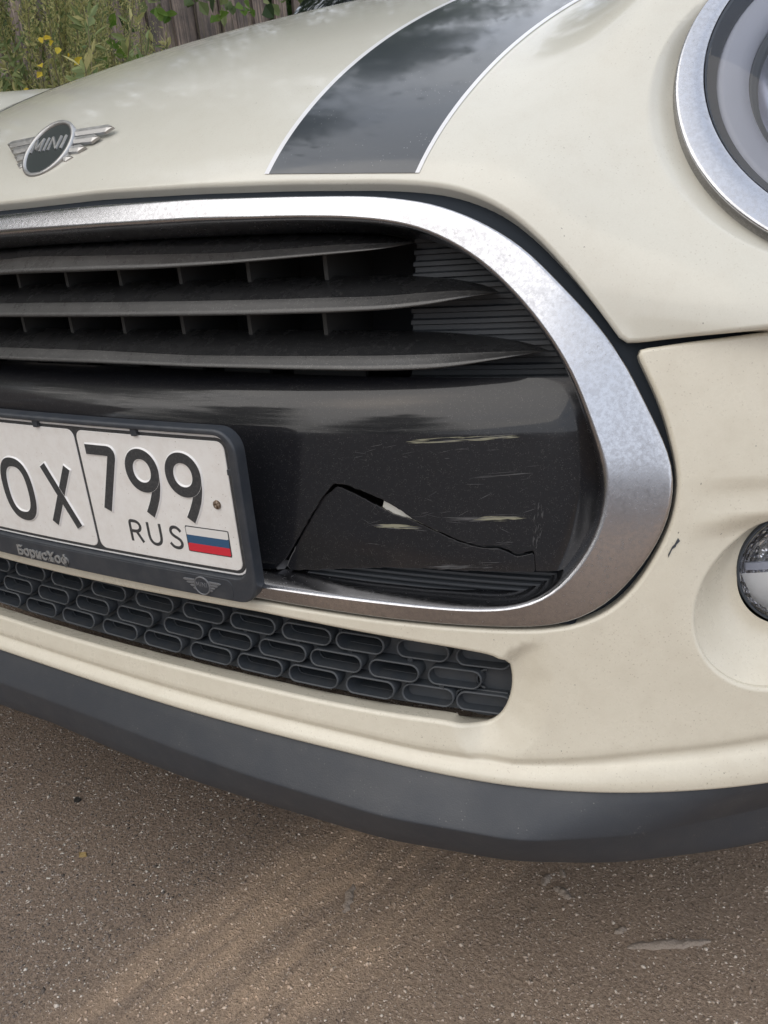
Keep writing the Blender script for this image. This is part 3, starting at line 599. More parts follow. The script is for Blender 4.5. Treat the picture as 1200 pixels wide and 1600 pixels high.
# stripes lie on the bonnet
SL, SL2, SR, SR2 = (T_(n) for n in ('stripe_l', 'stripe_l2', 'stripe_r', 'stripe_r2'))
def edge_fit(P, dx=0):
    """edge of a stripe carried on to the rear of the bonnet at nearly constant distance from the middle"""
    X = phi0(P[:, 0], P[:, 1]); c = np.polyfit(X[:, 1], X[:, 0], 1); c[0] *= .8
    ws = np.linspace(T_('stripe_r')[0, 1] * 0 + P[0, 1], float(w_of_z(.965)), 60); out = []
    ts = np.linspace(0, .9, 1200)
    for w_ in ws:
        Q = phi0(ts, np.full_like(ts, w_)); f = Q[:, 0] - (c[0] * Q[:, 1] + c[1]); out.append((float(np.interp(0, f, ts)), w_))
    return np.array(out)
EL, EL2, ER, ER2 = edge_fit(SL), edge_fit(SL2), edge_fit(SR), edge_fit(SR2)
for sg in (1, -1):
    f = np.array([sg, 1]); mb = MB(); strip_on(phi_hood, EL2 * f, ER * f, 120, mb, .0005, 0, 24); st = mb.build('stripe', M['stripe'], hood)
    mb = MB(); strip_on(phi_hood, EL * f, EL2 * f, 120, mb, .0005, 0, 3); mb.build('pinstripe', M['pin'], hood)
    mb = MB(); strip_on(phi_hood, ER * f, ER2 * f, 120, mb, .0005, 0, 3); mb.build('pinstripe', M['pin'], hood)

# ------------------------------------------------------------------ bumper
BS = resample(T_('bump_split'), .005, False); BR = smooth_poly(resample(np.vstack([T_('bump_ring'), [(0, TR['bump_ring'][-1][1])]]), .004, False), 10, False)
lip_line = [tuple(p) for p in LIPT if p[0] < .88]
arch_low = arch_pts(.285, split_z - .006, 14, -1)
lip_line = [p for p in lip_line if p[0] < arch_low[0][0] - .01]
BS2 = [arch_low[-1], (.74, float(w_of_z(.568))), (.66, float(w_of_z(.564)))]
bumpR = lip_line + arch_low + BS2[1:] + [tuple(p) for p in BS[::-1]] + [tuple(p) for p in BR]
bump_poly = bumpR + mir(bumpR[::-1])
FC, FR_ = np.array((.627, .258)), .055
a_ = np.linspace(0, 2 * np.pi, 72, endpoint=False); fog_hole = np.c_[FC[0] + FR_ * np.cos(a_), FC[1] + FR_ * np.sin(a_)]
LGs = smooth_poly(resample(LG[LG[:, 0] > .02], .004, False), 3, False)
lg_half = np.vstack([[(0, LGs[0, 1])], LGs, [(0, LGs[-1, 1])]]); lg_loop = np.vstack([lg_half, (lg_half * [-1, 1])[::-1][1:-1]])
lx = np.arange(-.72, .72, .0045); hgx = np.interp(np.abs(lx), [.40, .47, .56, .66], [.0125, .015, .025, .030])
exb = np.vstack([np.c_[lx, _lf(np.abs(lx)) + .003 + hgx * q_] for q_ in (.10, .3, .52, .72, .88, 1.04, 1.22, 1.5)])
bumper = patch('bumper', phi_bump, bump_poly, [lg_loop, fog_hole, fog_hole * [-1, 1]], M['bumper'], car, extra=exb, step=.0045, bstep=.0045, fine=(-.12, .10, .70, .46), coarse=.02, r=.003, depth=.022, hole_r=.0035, hole_depth=.02)
bumper['label'] = 'cream front bumper with dirt specks and chipped paint beside the chrome ring'
# fog lamp recesses and lamps
FL, FLR = np.array((.629, .270)), .0385
def fog(sg):
    ring = np.c_[FC[0] + FR_ * np.cos(a_), FC[1] + FR_ * np.sin(a_)]; rows, nr = rim_rows(phi_bump, np.c_[FC[0] + (FR_ + .0035) * np.cos(a_), FC[1] + (FR_ + .0035) * np.sin(a_)], -np.c_[np.cos(a_), np.sin(a_)], .0035, .004)
    P1 = rows[-1]; inn = phi0(FL[0] + FLR * np.cos(a_), FL[1] + FLR * np.sin(a_)) + [0, .031, 0]
    G = []
    for k in np.linspace(0, 1, 12):
        q = P1 * (1 - k) + inn * k; q[:, 1] += .010 * math.sin(math.pi * min(1, k)) * 1.0; G.append(q)
    F3 = np.array([sg, 1, 1]); mb = MB(); mb.grid(np.array(G) * F3, closev=True); mb.build('fog_light_recess', M['bumper'], bumper)
    c = inn.mean(0); n = normals(phi0, np.array([FL[0]]), np.array([FL[1]]))[0]; ex = np.cross([0, 0, 1.], n); ex /= np.linalg.norm(ex); ez = np.cross(n, ex)
    if sg < 0:
        c = c * F3; n = n * F3; ex = ex * F3
    lamp = MB(); lathe(lamp, [(.0392, -.002), (.0388, .0008), (.0380, .0012), (.0374, .0008), (.0370, -.002), (.0366, -.006)], c, n, ex, ez, 72)
    lo = lamp.build('fog_light', M['bezel'], car)
    mb = MB(); lathe(mb, [(.0368, -.004), (.030, -.013), (.018, -.024), (.0005, -.028)], c, n, ex, ez, 64); mb.build('reflector', M['pebble_refl'], lo)
    mb = MB(); mb.add([c + ex * x_ + ez * z_ + n * d_ for x_, z_, d_ in ((-.033, -.004, -.009), (.033, -.004, -.009), (.026, -.022, -.006), (.012, -.032, -.003), (-.012, -.032, -.003), (-.026, -.022, -.006))], [(0, 1, 2, 3, 4, 5)]); mb.build('lower_reflector', M['fog_low'], lo, False)
    mb = MB(); mb.box((-.030, -.002, -.002), (.030, .003, .001), 0, Matrix(((ex[0], ez[0], n[0], c[0] - n[0] * .010), (ex[1], ez[1], n[1], c[1] - n[1] * .010), (ex[2], ez[2], n[2], c[2] - n[2] * .010), (0, 0, 0, 1)))); mb.build('light_divider', M['drl'], lo, False)
    mb = MB(); lathe(mb, [(.0374, .0008), (.034, .0050), (.025, .0090), (.012, .0115), (.0004, .012)], c, n, ex, ez, 64); mb.build('lens', M['glass'], lo)
fog(1); fog(-1)
# chipped paint next to the ring
mb = MB(); ch = [(.5525, .306), (.5545, .3025), (.5520, .299), (.5515, .2965), (.5490, .294), (.5478, .2895), (.5465, .285), (.5462, .2885), (.5475, .293), (.5488, .297), (.5505, .2995)]
q = (np.array(ch) - [.551, .298]) * [.75, .62] + [.5528, .3005]; V = phi_bump(q[:, 0] + .0012, q[:, 1]) + normals(phi_bump, q[:, 0] + .0012, q[:, 1]) * .0005; mb.add(V, [tuple(range(len(q)))]); mb.build('paint_chip', M['satin'], bumper)

# ------------------------------------------------------------------ rubber seal round the grille, dark backing strips in the panel gaps
RO = half_curve('ring_out', .004, 12, True, True); RI = half_curve('ring_in', .004, 12, True, True)
NR_ = 150
def rs_open(P, n):
    d = np.concatenate([[0], np.cumsum(np.hypot(*np.diff(P, axis=0).T))]); t = np.linspace(0, d[-1], n); return np.c_[np.interp(t, d, P[:, 0]), np.interp(t, d, P[:, 1])]
RO, RI = rs_open(RO, NR_), rs_open(RI, NR_)
def full(P): return np.vstack([P, (P * [-1, 1])[::-1][1:-1]])
ROf, RIf = full(RO), full(RI)
def shift_loop(P, d): return P + (out_dirs(P) * (1 if area(P) > 0 else -1)) * d
rows = []
for d, y in ((.022, .020), (.010, .015), (.002, .012), (-.006, .011), (-.012, .012)):
    Q = shift_loop(ROf, d); rows.append(phi0(Q[:, 0], Q[:, 1]) + [0, y, 0])
mb = MB(); mb.grid(np.array(rows), closev=True); mb.build('grille_seal', M['seal'], car)
for sg in (1, -1):
    c = np.vstack([BS[:1] + [-.02, .004], BS, [(.66, float(w_of_z(.567))), (.74, float(w_of_z(.571))), (.86, float(w_of_z(.571)))]]); rows = []
    for dw in (-.016, .016):
        Q = c + [0, dw]; rows.append((phi0(Q[:, 0], Q[:, 1]) - normals(phi0, Q[:, 0], Q[:, 1]) * .014) * [sg, 1, 1])
    mb = MB(); mb.grid(np.array(rows)); mb.build('gap_backing', M['seal'], car)  # dark strip in place of the shade inside the gap

# ------------------------------------------------------------------ chrome ring round the grille
Po = phi0(ROf[:, 0], ROf[:, 1]); Pi = phi0(RIf[:, 0], RIf[:, 1]); Po[:, 1] += -.004 + .003 * sstep((.60 - Po[:, 2]) / .12); Pi[:, 1] += -.002 - .004 * sstep((.60 - Pi[:, 2]) / .12)
No = normals(phi0, ROf[:, 0], ROf[:, 1]); A = Po - Pi; Wd = np.linalg.norm(A, axis=1); A /= Wd[:, None]
T3 = np.roll(Po, -1, 0) - np.roll(Po, 1, 0); T3 /= np.linalg.norm(T3, axis=1, keepdims=True); Nf = np.cross(T3, A); Nf *= np.sign((Nf * No).sum(1))[:, None]; Nf /= np.linalg.norm(Nf, axis=1, keepdims=True)
rows = []
for a, h in ((.0006, -.030), (.0003, -.012), (0, -.0045), (.0005, -.0026), (.0013, -.0009), (.0024, -.0001), (.0032, .0003), (.0042, .0003)): rows.append(Pi + A * a + Nf * h)
for k in (.35, .5, .65, .8): rows.append(Pi + A * (Wd * k)[:, None] + Nf * (.0003 + .00015 * math.sin(math.pi * k)))
for a, h in ((-.0030, .0003), (-.0022, .0002), (-.0012, -.0002), (-.0005, -.0009), (0, -.0024), (0, -.012)): rows.append(Po + A * a + Nf * h)
mb = MB(); mb.grid(np.array(rows), closev=True); ring = mb.build('grille_ring', M['chrome'], car); ring['label'] = 'dulled chrome ring round the grille'
# tunnel behind the ring
rows = []
for d, y in ((.001, .006), (-.001, .02), (-.002, .05), (-.003, .14)):
    Q = shift_loop(RIf, d); rows.append(phi0(Q[:, 0], Q[:, 1]) + [0, y, 0])
mb = MB(); mb.grid(np.array(rows), closev=True); shroud = mb.build('grille_shroud', M['satin'], car)
# dark sheet behind everything; the cavity's shade is put into its colour
xs = np.linspace(-.56, .56, 30); ws_ = np.linspace(float(w_of_z(.25)), float(w_of_z(.66)), 14); A_, B_ = np.meshgrid(xs, ws_)
mb = MB(); mb.grid(phi0(A_, B_) + [0, .15, 0]); mb.build('cavity_backing', M['void'], car)

# ------------------------------------------------------------------ grille bars
def line3(name, d): P = T_(name); Q = phi0(P[:, 0], P[:, 1]) + [0, d, 0]; return Q[np.argsort(Q[:, 0])]
for k in range(3):
    tip = line3('bar%d_tip' % k, .03)[0]; L3 = [line3('bar%d_%s' % (k, n), d) for n, d in (('back', .045), ('nose', .019), ('low', .0115))]
    L3 = [np.vstack([q[q[:, 0] < tip[0] - .004], tip]) for q in L3]
    xt = tip[0]; X = np.concatenate([np.linspace(0, xt * .75, 46), xt - xt * .25 * (1 - np.linspace(0, 1, 36)[1:]) ** 1.6]); X = np.unique(np.round(X, 5))
    def ev(q):
        xx = np.linspace(-.02, xt, 400); y = np.interp(xx, q[:, 0], q[:, 1]); z = np.interp(xx, q[:, 0], q[:, 2])
        for _ in range(120):
            y[1:-1] = .25 * y[:-2] + .5 * y[1:-1] + .25 * y[2:]; z[1:-1] = .25 * z[:-2] + .5 * z[1:-1] + .25 * z[2:]
        return np.c_[np.interp(X, xx, y), np.interp(X, xx, z)]
    B, Nn, Lw = (ev(q) for q in L3); s = np.clip((Nn[:, 1] - Lw[:, 1]) / .013, 0.02, 1)
    yb, zb, yn, zn, yl, zl = B[:, 0], B[:, 1], Nn[:, 0], Nn[:, 1], Lw[:, 0], Lw[:, 1]; dz = zn - zl
    prof = [(yb + .004 * s, zl + .45 * dz), (yb + .006 * s, zb - .001 * s), (yb + .004 * s, zb + .0006 * s), (yb + .001 * s, zb + .0002 * s), (yb * .6 + yn * .4, zb * .6 + zn * .4 + .0016 * s), (yb * .25 + yn * .75, zb * .25 + zn * .75 + .0016 * s), (yn + .0030 * s, zn + .0010 * s), (yn + .0010 * s, zn + .0003 * s), (yn - .0006 * s, zn - .0010 * s), (yn * .7 + yl * .3 - .0004 * s, zn - .3 * dz), (yn * .4 + yl * .6 - .0006 * s, zn - .6 * dz), (yl - .0004 * s, zn - .86 * dz), (yl + .0004 * s, zl + .04 * dz), (yl + .0022 * s, zl - .01 * dz), (yl + .010 * s, zl + .08 * dz), (yb + .004 * s, zl + .45 * dz)]
    G = np.array([np.c_[X, y, z] for y, z in prof]); G = np.concatenate([(G * [-1, 1, 1])[:, ::-1][:, :-1], G], 1)
    mb = MB(); mb.grid(G[:8]); mb.grid(G[7:14], 1); mb.grid(G[13:]); mb.build('grille_bar', [M['bar'], M['bar_nose']], car)
# upright ribs between the bars
for k, name in enumerate(('ribs0', 'ribs1')):
    Q = phi0(T_(name)[:, 0], T_(name)[:, 1]); x0 = Q[1, 0]
    for i in range(-5, 5):
        x = x0 + .0686 * i
        if abs(x) > .345: continue
        y = float(np.interp(abs(x), Q[1:, 0], Q[1:, 1])); z = (.612, .570)[k]
        mb = MB(); mb.box((x - .0018, y + .040, z - .022), (x + .0018, y + .105, z + .018)); mb.build('grille_rib', M['tab'], car, False)
tq = phi0(T_('tabs')[:, 0], T_('tabs')[:, 1])
for i in range(0, 12, 2):
    for sg in (1, -1):
        a, b = tq[i], tq[i + 1]
        if sg < 0 and i < 4: continue
        mb = MB(); mb.add([(sg * p[0], p[1] + yo, p[2] + zo) for p in (a, b) for yo, zo in ((.050, -.004), (.050, .022), (.054, .022), (.054, -.004))], [(0, 1, 5, 4), (1, 2, 6, 5), (2, 3, 7, 6), (3, 0, 4, 7), (0, 3, 2, 1), (4, 5, 6, 7)]); mb.build('grille_tab', M['tab'], car, False)
# ribbed corner pieces
def ribbed(x0, x1, z0, z1, d, pitch, sg):
    zs = []; z = z0
    while z < z1: zs += [(z, 0), (z + pitch * .30, 0), (z + pitch * .42, .0035), (z + pitch * .82, .0035), (z + pitch * .96, 0)]; z += pitch
    xs = np.linspace(x0, x1, 26); rows = []
    for z, e in zs:
        wv = np.full_like(xs, float(w_of_z(z))); P = phi0(L_of_xz(xs, np.full_like(xs, z)), wv) + [0, d + e, 0]; rows.append(P * [sg, 1, 1])
    return rows
for sg in (1, -1):
    mb = MB(); mb.grid(np.array(ribbed(.356, .535, .520, .652, .052, .0080, sg))); P = np.array(ribbed(.356, .3565, .520, .652, .052, .0080, sg))[:, 0]
    mb.grid(np.array([P, P + [0, .06, 0]])); mb.build('ribbed_insert', M['ribbed'], car, False)
    mb = MB(); mb.grid(np.array(ribbed(.292, .535, .376, .43, .0185, .0042, sg))); mb.build('ribbed_insert', M['ribbed_low'], car, False)
# flat ledge below
xs = np.linspace(-.5, .5, 80); zz = np.full_like(xs, .3855); Lz = L_of_xz(xs, zz); rows = [phi0(Lz, np.full_like(xs, float(w_of_z(z)))) + [0, d, 0] for z, d in ((.379, .003), (.3815, .007), (.3825, .016), (.383, .060))]
mb = MB(); mb.grid(np.array(rows)); mb.build('grille_ledge', M['ledge'], car)

# ------------------------------------------------------------------ black panel below the bars, cracked
ztop = .536
CU, CL = T_('crack_up'), T_('crack_lo'); PB = T_('panel_bot')
rightb = smooth_poly(resample([p for p in RI if p[1] > PB[-1, 1] and p[1] < float(w_of_z(ztop))][::-1], .008, False), 4, False)
rightb = rightb + [.004, 0]
topz = float(w_of_z(ztop))
main = [(-.02, PB[0, 1] - .002)] + [(.15, PB[0, 1] - .002), (.245, PB[0, 1])] + [tuple(p) for p in CU] + [(CL[-1][0] + .0005, CL[-1][1] + .0)] + [tuple(PB[-1])] + [tuple(p) for p in rightb] + [(.50, topz), (-.02, topz)]
leftm = [(-.02, topz), (-.50, topz)] + mir([tuple(p) for p in rightb[::-1]]) + mir([tuple(PB[-1]), (.40, PB[-3, 1] + .003), (.28, PB[0, 1]), (.15, PB[0, 1] - .002)]) + [(-.02, PB[0, 1] - .002)]
pan_poly = main[:-1] + [(-.50, topz)] + leftm[2:-1]
# crack outlines get a fine wobble, as torn plastic has
def jag(P, amp, step=.0022):
    Q = resample(P, step, False); n = len(Q); r_ = rng.normal(0, amp, (n, 2)); r_[0] = r_[-1] = 0; return Q + r_
i0 = 3; cu = jag(CU, .00022); pan_poly = [(-.02, PB[0, 1] - .002), (.15, PB[0, 1] - .002), (.245, PB[0, 1])] + [tuple(p) for p in cu] + pan_poly[i0 + len(CU):]
panel = patch('grille_panel', phi_panel, pan_poly, [], M['gloss'], car, step=.005, bstep=.0022, fine=(.20, .20, .56, .46), coarse=.014, r=.0004, depth=.0028)
panel['label'] = 'glossy black grille panel, cracked and scuffed below the fold'
cl = jag(CL, .0002); fb = jag(np.vstack([CL[-1:], PB[5:1:-1], CL[:1]]), .00035, .003)
flap_poly = [tuple(p) for p in cl] + [tuple(p) for p in fb[1:-1]]
flap = patch('broken_flap', phi_flap, flap_poly, [], M['gloss'], panel, step=.005, bstep=.0022, r=.0003, depth=.0028)
flap['label'] = 'broken triangular piece hanging loose along the crack'
# torn tongue at the left corner of the crack and the cream part behind the gap
tg = np.array([(CU[0][0] - .004, CU[0][1] + .004), (CU[1][0] - .002, CU[1][1] + .003), (CU[1][0] + .002, CU[1][1] + .001), (CL[1][0] - .001, CL[1][1]), (CL[1][0] - .004, CL[1][1] - .005), (CU[0][0] + .002, CU[0][1] - .001)])
V = phi_panel(tg[:, 0], tg[:, 1]) + np.c_[np.zeros(6), [.001, .004, .008, .010, .006, .002], np.zeros(6)]; mb = MB(); mb.add(V, [tuple(range(6))]); mb.build('torn_tongue', M['torn'], panel, False)
xs = np.linspace(.3535, .400, 12); rows = []
for z in (.425, .440, .470):
    rows.append(phi0(L_of_xz(xs, np.full_like(xs, z)), np.full_like(xs, float(w_of_z(z)))) + [0, .019 + (.012 if z > .45 else 0), 0])
mb = MB(); mb.grid(np.array(rows)); mb.build('inner_bracket', M['white_part'], car)
# scuffs: bundles of thin scraped slivers
def scuff(p0, p1, width, n, matn, phi=phi_panel, lens=(.2, .7), th=.00035):
    mb = MB(); p0, p1 = np.array(p0), np.array(p1); d = p1 - p0; Lg = np.hypot(*d); u = d / Lg; nn = np.array([-u[1], u[0]])
    for _ in range(n):
        l = Lg * rng.uniform(*lens); c = rng.uniform(0, Lg - l); v0 = rng.normal(0, width * .33); t = th * rng.uniform(.4, 1.6); m_ = 7; up, dn = [], []
        v1 = v0 + rng.normal(0, width * .1)
        for k in range(m_):
            f = k / (m_ - 1); b = p0 + u * (c + l * f) + nn * (v0 + (v1 - v0) * f); e = t * (math.sin(math.pi * (f * .9 + .05))) * rng.uniform(.5, 1.2); up.append(b + nn * e); dn.append(b - nn * e)
        strip_on(phi, np.array(up), np.array(dn), m_, mb, .0003 + .00004 * rng.random(), 0, 2)
    mb.build('paint_scuff', M[matn], panel)
sc = [np.array(p) for p in TR['scuffs']]
scuff(sc[0], sc[1], .0028, 16, 'scuff', lens=(.06, .35), th=.00022); scuff(sc[2] + [0, -.0005], sc[1], .0018, 14, 'scuff_grey', lens=(.1, .5), th=.0002)
scuff(sc[0] + .55 * (sc[1] - sc[0]), sc[1], .0012, 7, 'scuff', lens=(.2, .6), th=.0003)
scuff(sc[4], sc[5], .0016, 15, 'scuff', phi_flap, (.15, .75), .00032); scuff(sc[4], sc[5] + [.012, -.001], .0022, 9, 'scuff_grey', phi_flap, (.1, .4), .0002)
scuff(sc[6], sc[7], .0026, 18, 'scuff_grey', lens=(.15, .5), th=.0002); scuff(sc[6] + .4 * (sc[7] - sc[6]), sc[7], .0024, 22, 'scuff', lens=(.12, .6), th=.00026)
scuff(sc[8], sc[9], .0022, 8, 'scuff_grey', lens=(.2, .5), th=.00014); scuff(sc[10], sc[11], .005, 26, 'scuff_grey', lens=(.03, .16), th=.00013)
scuff(sc[12] + [0, .001], sc[13] + [0, .001], .003, 16, 'scuff_grey', phi_flap, lens=(.1, .4), th=.00016); scuff((.40, .288), (.45, .295), .006, 12, 'scuff_grey', lens=(.05, .2), th=.00012)
scuff((.33, .30), (.47, .33), .030, 26, 'scuff_grey', lens=(.02, .09), th=.0001); scuff((.30, .345), (.44, .36), .012, 16, 'scuff_grey', lens=(.02, .08), th=.0001)
# whitened torn edge along the left arm of the crack
e_ = resample(cl[:12], .0015, False); mb = MB(); strip_on(phi_flap, e_ + [.0002, 0], e_ + [.0009, -.0003], len(e_), mb, .0004, 0, 2); mb.build('torn_edge', M['scuff_grey'], flap)
# ------------------------------------------------------------------ lower grille
web_holes = []; ovs = []
for row, (nm, z) in enumerate((('ov_top', .3415), ('ov_mid', .3247), ('ov_bot', .3085))):
    P = T_(nm); w_ = float(np.median(P[:, 1])); Ls = [p[0] for p in P if p[0] > -.01]; pitch = .0545; Ls = sorted(Ls)
    x = Ls[0] - pitch
    while x > -.44: Ls.insert(0, x); x -= pitch
    for L in Ls: ovs.append((L, w_, row))
def stadium(L, w_, a, b, n=10):
    P = []
    for c, t0 in ((a - b, -90), (-(a - b), 90)):
        for k in range(n + 1):
            t = R(t0 + 180 * k / n); P.append((L + c + b * math.cos(t), w_ + b * math.sin(t)))
    return np.array(P)
lgw = shift_loop(resample(lg_loop, .004), .005)
openv = [(L, w_) for L, w_, r_ in ovs if L < .37]
for L, w_ in openv: web_holes.append(stadium(L, w_, .0205, .0056))
web = patch('lower_grille', phi_off(.025), lgw, web_holes, M['lgrille'], car, step=.008, bstep=.003, r=.0004, depth=.02, hole_r=.0003, hole_depth=.02)
web['label'] = 'black lower air intake with rows of oval cells'
in_loop = shift_loop(resample(lg_loop, .004), -.0015)
for L, w_, row in ovs:
    blind = L > .37; rows = []
    if L > .44: continue
    fr = .014 if not blind else .0165; sa = -.0022 if L > .33 else 0
    for a, b, d in ((.0228, .0074, .030), (.0228, .0074, fr + .0009), (.0224, .0070, fr), (.0217, .0064, fr), (.0213, .0060, fr + .0007), (.0209, .0057, fr + (.008 if blind else .03))):
        Q = stadium(L, w_, a + sa, b); rows.append(phi0(Q[:, 0], Q[:, 1]) + [0, d, 0])
    mb = MB(); mb.grid(np.array(rows[:2] + [rows[1]]), 0, closev=True); mb.grid(np.array(rows[1:5]), 1, closev=True); mb.grid(np.array(rows[4:]), 0, closev=True)
    if blind: c = rows[-1]; mb.add(c, [tuple(range(len(c)))], 0)
    mb.build('oval_cell', [M['lgrille'], M['rim']], web)
# cut-off cells at the end and thin tie bars
for L, w_, row in ovs:
    if L > .44 or row == 2 and L > .43:
        Q = stadium(L, w_, .0224, .0070); Q = Q[inside(Q, in_loop)]
        if len(Q) > 4: mb = MB(); mb.tube(phi0(Q[:, 0], Q[:, 1]) + [0, .0215, 0], .0012, 5); mb.build('cell_rim', M['lgrille'], web)
for L, w_, row in ovs:
    if row < 2 and L < .42:
        for dx in (-.009,):
            mb = MB(); q0 = phi0(np.array([L + dx]), np.array([w_ - .0070]))[0]; q1 = phi0(np.array([L + dx - .008]), np.array([w_ - .0095]))[0]
            mb.box((q0[0] - .002, q0[1] + .0165, q0[2] - .003), (q0[0] + .002, q0[1] + .024, q0[2])); mb.build('cell_tie', M['lgrille'], web, False)

# ------------------------------------------------------------------ front lip
CRX = np.array([(0, -.029), (.10, -.0295), (.19, -.0310), (.271, -.0300), (.385, -.0225), (.485, -.001), (.553, .040), (.625, .104), (.70, .185), (.765, .285), (.80, .38)])
BTX = np.array([(0, -.024), (.112, -.0275), (.19, -.0268), (.257, -.0225), (.375, -.012), (.470, .010), (.535, .040), (.589, .077), (.628, .108), (.695, .185), (.76, .285), (.795, .38)])
def rs3(P, n): P = smooth_poly(resample(P, .008, False), 5, False); return rs_open(P, n)
n = 120; cr3, bt3 = rs3(CRX, n), rs3(BTX, n)
tp = rs_open(LIPT[LIPT[:, 0] < arch_low[0][0] - .02], n)
Tp = phi0(tp[:, 0], tp[:, 1] + .004)
cz, bz = .2352, .200
Cr = np.c_[cr3, np.full(n, cz)]; Bt = np.c_[bt3, np.full(n, bz)]
Tb = Tp + [0, .012, .006]; T0 = Tp + [0, .003, 0]
d1 = T0 - Cr; d2 = Bt - Cr; u1 = d1 / np.linalg.norm(d1, axis=1, keepdims=True); u2 = d2 / np.linalg.norm(d2, axis=1, keepdims=True); rr = .0032
rows = [Tb, T0, T0 * .6 + Cr * .4, T0 * .3 + Cr * .7, Cr + u1 * rr, Cr + u1 * rr * .45 + u2 * rr * .08, Cr + u1 * rr * .16 + u2 * rr * .16, Cr + u2 * rr * .45 + u1 * rr * .08, Cr + u2 * rr, Bt * .6 + Cr * .4, Bt - u2 * .004, Bt - u2 * .001 + [0, .0012, 0], Bt + [0, .004, -.0008], Bt + [0, .06, .004]]
G = np.array(rows); G = np.concatenate([(G * [-1, 1, 1])[:, ::-1][:, :-1], G], 1)
mb = MB(); mb.grid(G); lip = mb.build('front_lip', M['lip'], car); lip['label'] = 'dusty textured black spoiler lip'

# ------------------------------------------------------------------ headlights
def headlight(sg):
    F3 = np.array([sg, 1, 1]); C0, N0, X0, Z0 = HL_C * F3, HL_N * F3, HL_X * F3, HL_Z
    CI = (HL_C + HL_X * HL_I[0] + HL_Z * HL_I[1]) * F3
    a = np.linspace(0, 2 * np.pi, 160, endpoint=False)
    def circ(C_, r_, d): return C_ + np.outer(np.cos(a) * r_, X0) + np.outer(np.sin(a) * r_, Z0) + N0 * d
    mb = MB(); mb.grid(np.array([circ(C0, HL_R - .001, -.03), circ(C0, HL_R - .0006, -.0036), circ(C0, HL_R, -.0028), circ(C0, HL_R - .0004, -.0018), circ(C0, HL_R - .0012, -.0013), circ(C0, HL_R - .0022, -.0012), circ(CI * .5 + C0 * .5, HL_R * .5 + HL_RI * .5, -.0011), circ(CI, HL_RI + .0016, -.0010), circ(CI, HL_RI + .0008, -.0013), circ(CI, HL_RI + .0002, -.0022), circ(CI, HL_RI, -.004), circ(CI, HL_RI - .0005, -.02)]), closev=True)
    tr = mb.build('headlight', M['chrome'], car)
    mb = MB(); lathe(mb, [(HL_RI - .0002, -.002), (HL_RI - .003, -.005), (HL_RI - .0085, -.0075), (HL_RI - .0095, -.012)], CI, N0, X0, Z0, 128); mb.build('bezel', M['bezel'], tr)
    mb = MB(); lathe(mb, [(HL_RI - .009, -.012), (HL_RI - .0105, -.0095), (HL_RI - .014, -.0090), (HL_RI - .022, -.0105), (HL_RI - .0295, -.0125), (HL_RI - .0305, -.018)], CI, N0, X0, Z0, 128); mb.build('daytime_light_ring', M['drl'], tr)
    mb = MB(); lathe(mb, [(HL_RI - .030, -.016), (HL_RI - .032, -.0145), (HL_RI - .0332, -.0165), (HL_RI - .0345, -.0150), (HL_RI - .037, -.020)], CI, N0, X0, Z0, 128); mb.build('inner_trim', M['bezel'], tr)
    mb = MB(); lathe(mb, [(HL_RI - .036, -.019), (.075, -.028), (.055, -.040), (.040, -.055), (.036, -.056)], CI, N0, X0, Z0, 128); mb.build('reflector', M['reflector'], tr)
    mb = MB(); lathe(mb, [(.037, -.058), (.036, -.040), (.031, -.036), (.030, -.034), (.022, -.026), (.010, -.022), (.0004, -.021)], CI, N0, X0, Z0, 96); mb.build('projector_lens', M['car_glass'], tr)
    mb = MB(); lathe(mb, [(HL_RI - .0004, -.006)] + [(HL_RI * .992 * math.sin(q_ * .1571), -.004 + .012 * (1 - math.sin(q_ * .1571) ** 2)) for q_ in range(10, 0, -1)] + [(.0004, .008)], CI, N0, X0, Z0, 128); mb.build('lens', M['glass'], tr)
headlight(1); headlight(-1)

# ------------------------------------------------------------------ number plate
PK = .27
def phi_plate(off):
    def f(s, z):
        s = np.asarray(s, float); z = np.asarray(z, float); s, z = np.broadcast_arrays(s, z)
        n = np.stack([np.sin(PK * s), -np.cos(PK * s), 0 * s], -1)
        return np.stack([np.sin(PK * s) / PK, (1 - np.cos(PK * s)) / PK, z + .45], -1) + n * off
    return f
def rrect(x0, z0, x1, z1, r, n=8):
    P = []
    for cx_, cz_, a0 in ((x1 - r, z1 - r, 0), (x0 + r, z1 - r, 90), (x0 + r, z0 + r, 180), (x1 - r, z0 + r, 270)):
        for k in range(n + 1): a = R(a0 + 90 * k / n); P.append((cx_ + r * math.cos(a), cz_ + r * math.sin(a)))
    return np.array(P)
plate = patch('number_plate', phi_plate(0.), rrect(-.2605, -.0565, .2605, .0565, .011), [], M['plate_edge'], car, step=.012, bstep=.004, r=.0006, depth=.0014)
plate['label'] = 'white number plate with black raised characters in a plastic frame'
def on(name, loop, off, m, r=.0005, dep=.0009, step=.012, holes=(), bs=.002): return patch(name, phi_plate(off), loop, holes, M[m], plate, step=step, bstep=bs, r=r, depth=dep)
on('border', rrect(-.2588, -.0546, .2588, .0546, .0095), .0003, 'plate_black', .0002, .0003, .012)
on('plate_field', rrect(-.2560, -.0520, .1010, .0520, .007), .0009, 'plate', .0006, .0009)
on('plate_field', rrect(.1040, -.0520, .2560, .0520, .007), .0009, 'plate', .0006, .0009)
fr = patch('plate_frame', phi_plate(.0045), rrect(-.2680, -.0782, .2680, .0618, .0175), [rrect(-.2612, -.0574, .2612, .0574, .0115)], M['frame'], plate, step=.008, bstep=.0025, r=.0022, depth=.0120, hole_r=.0012, hole_depth=.0055)
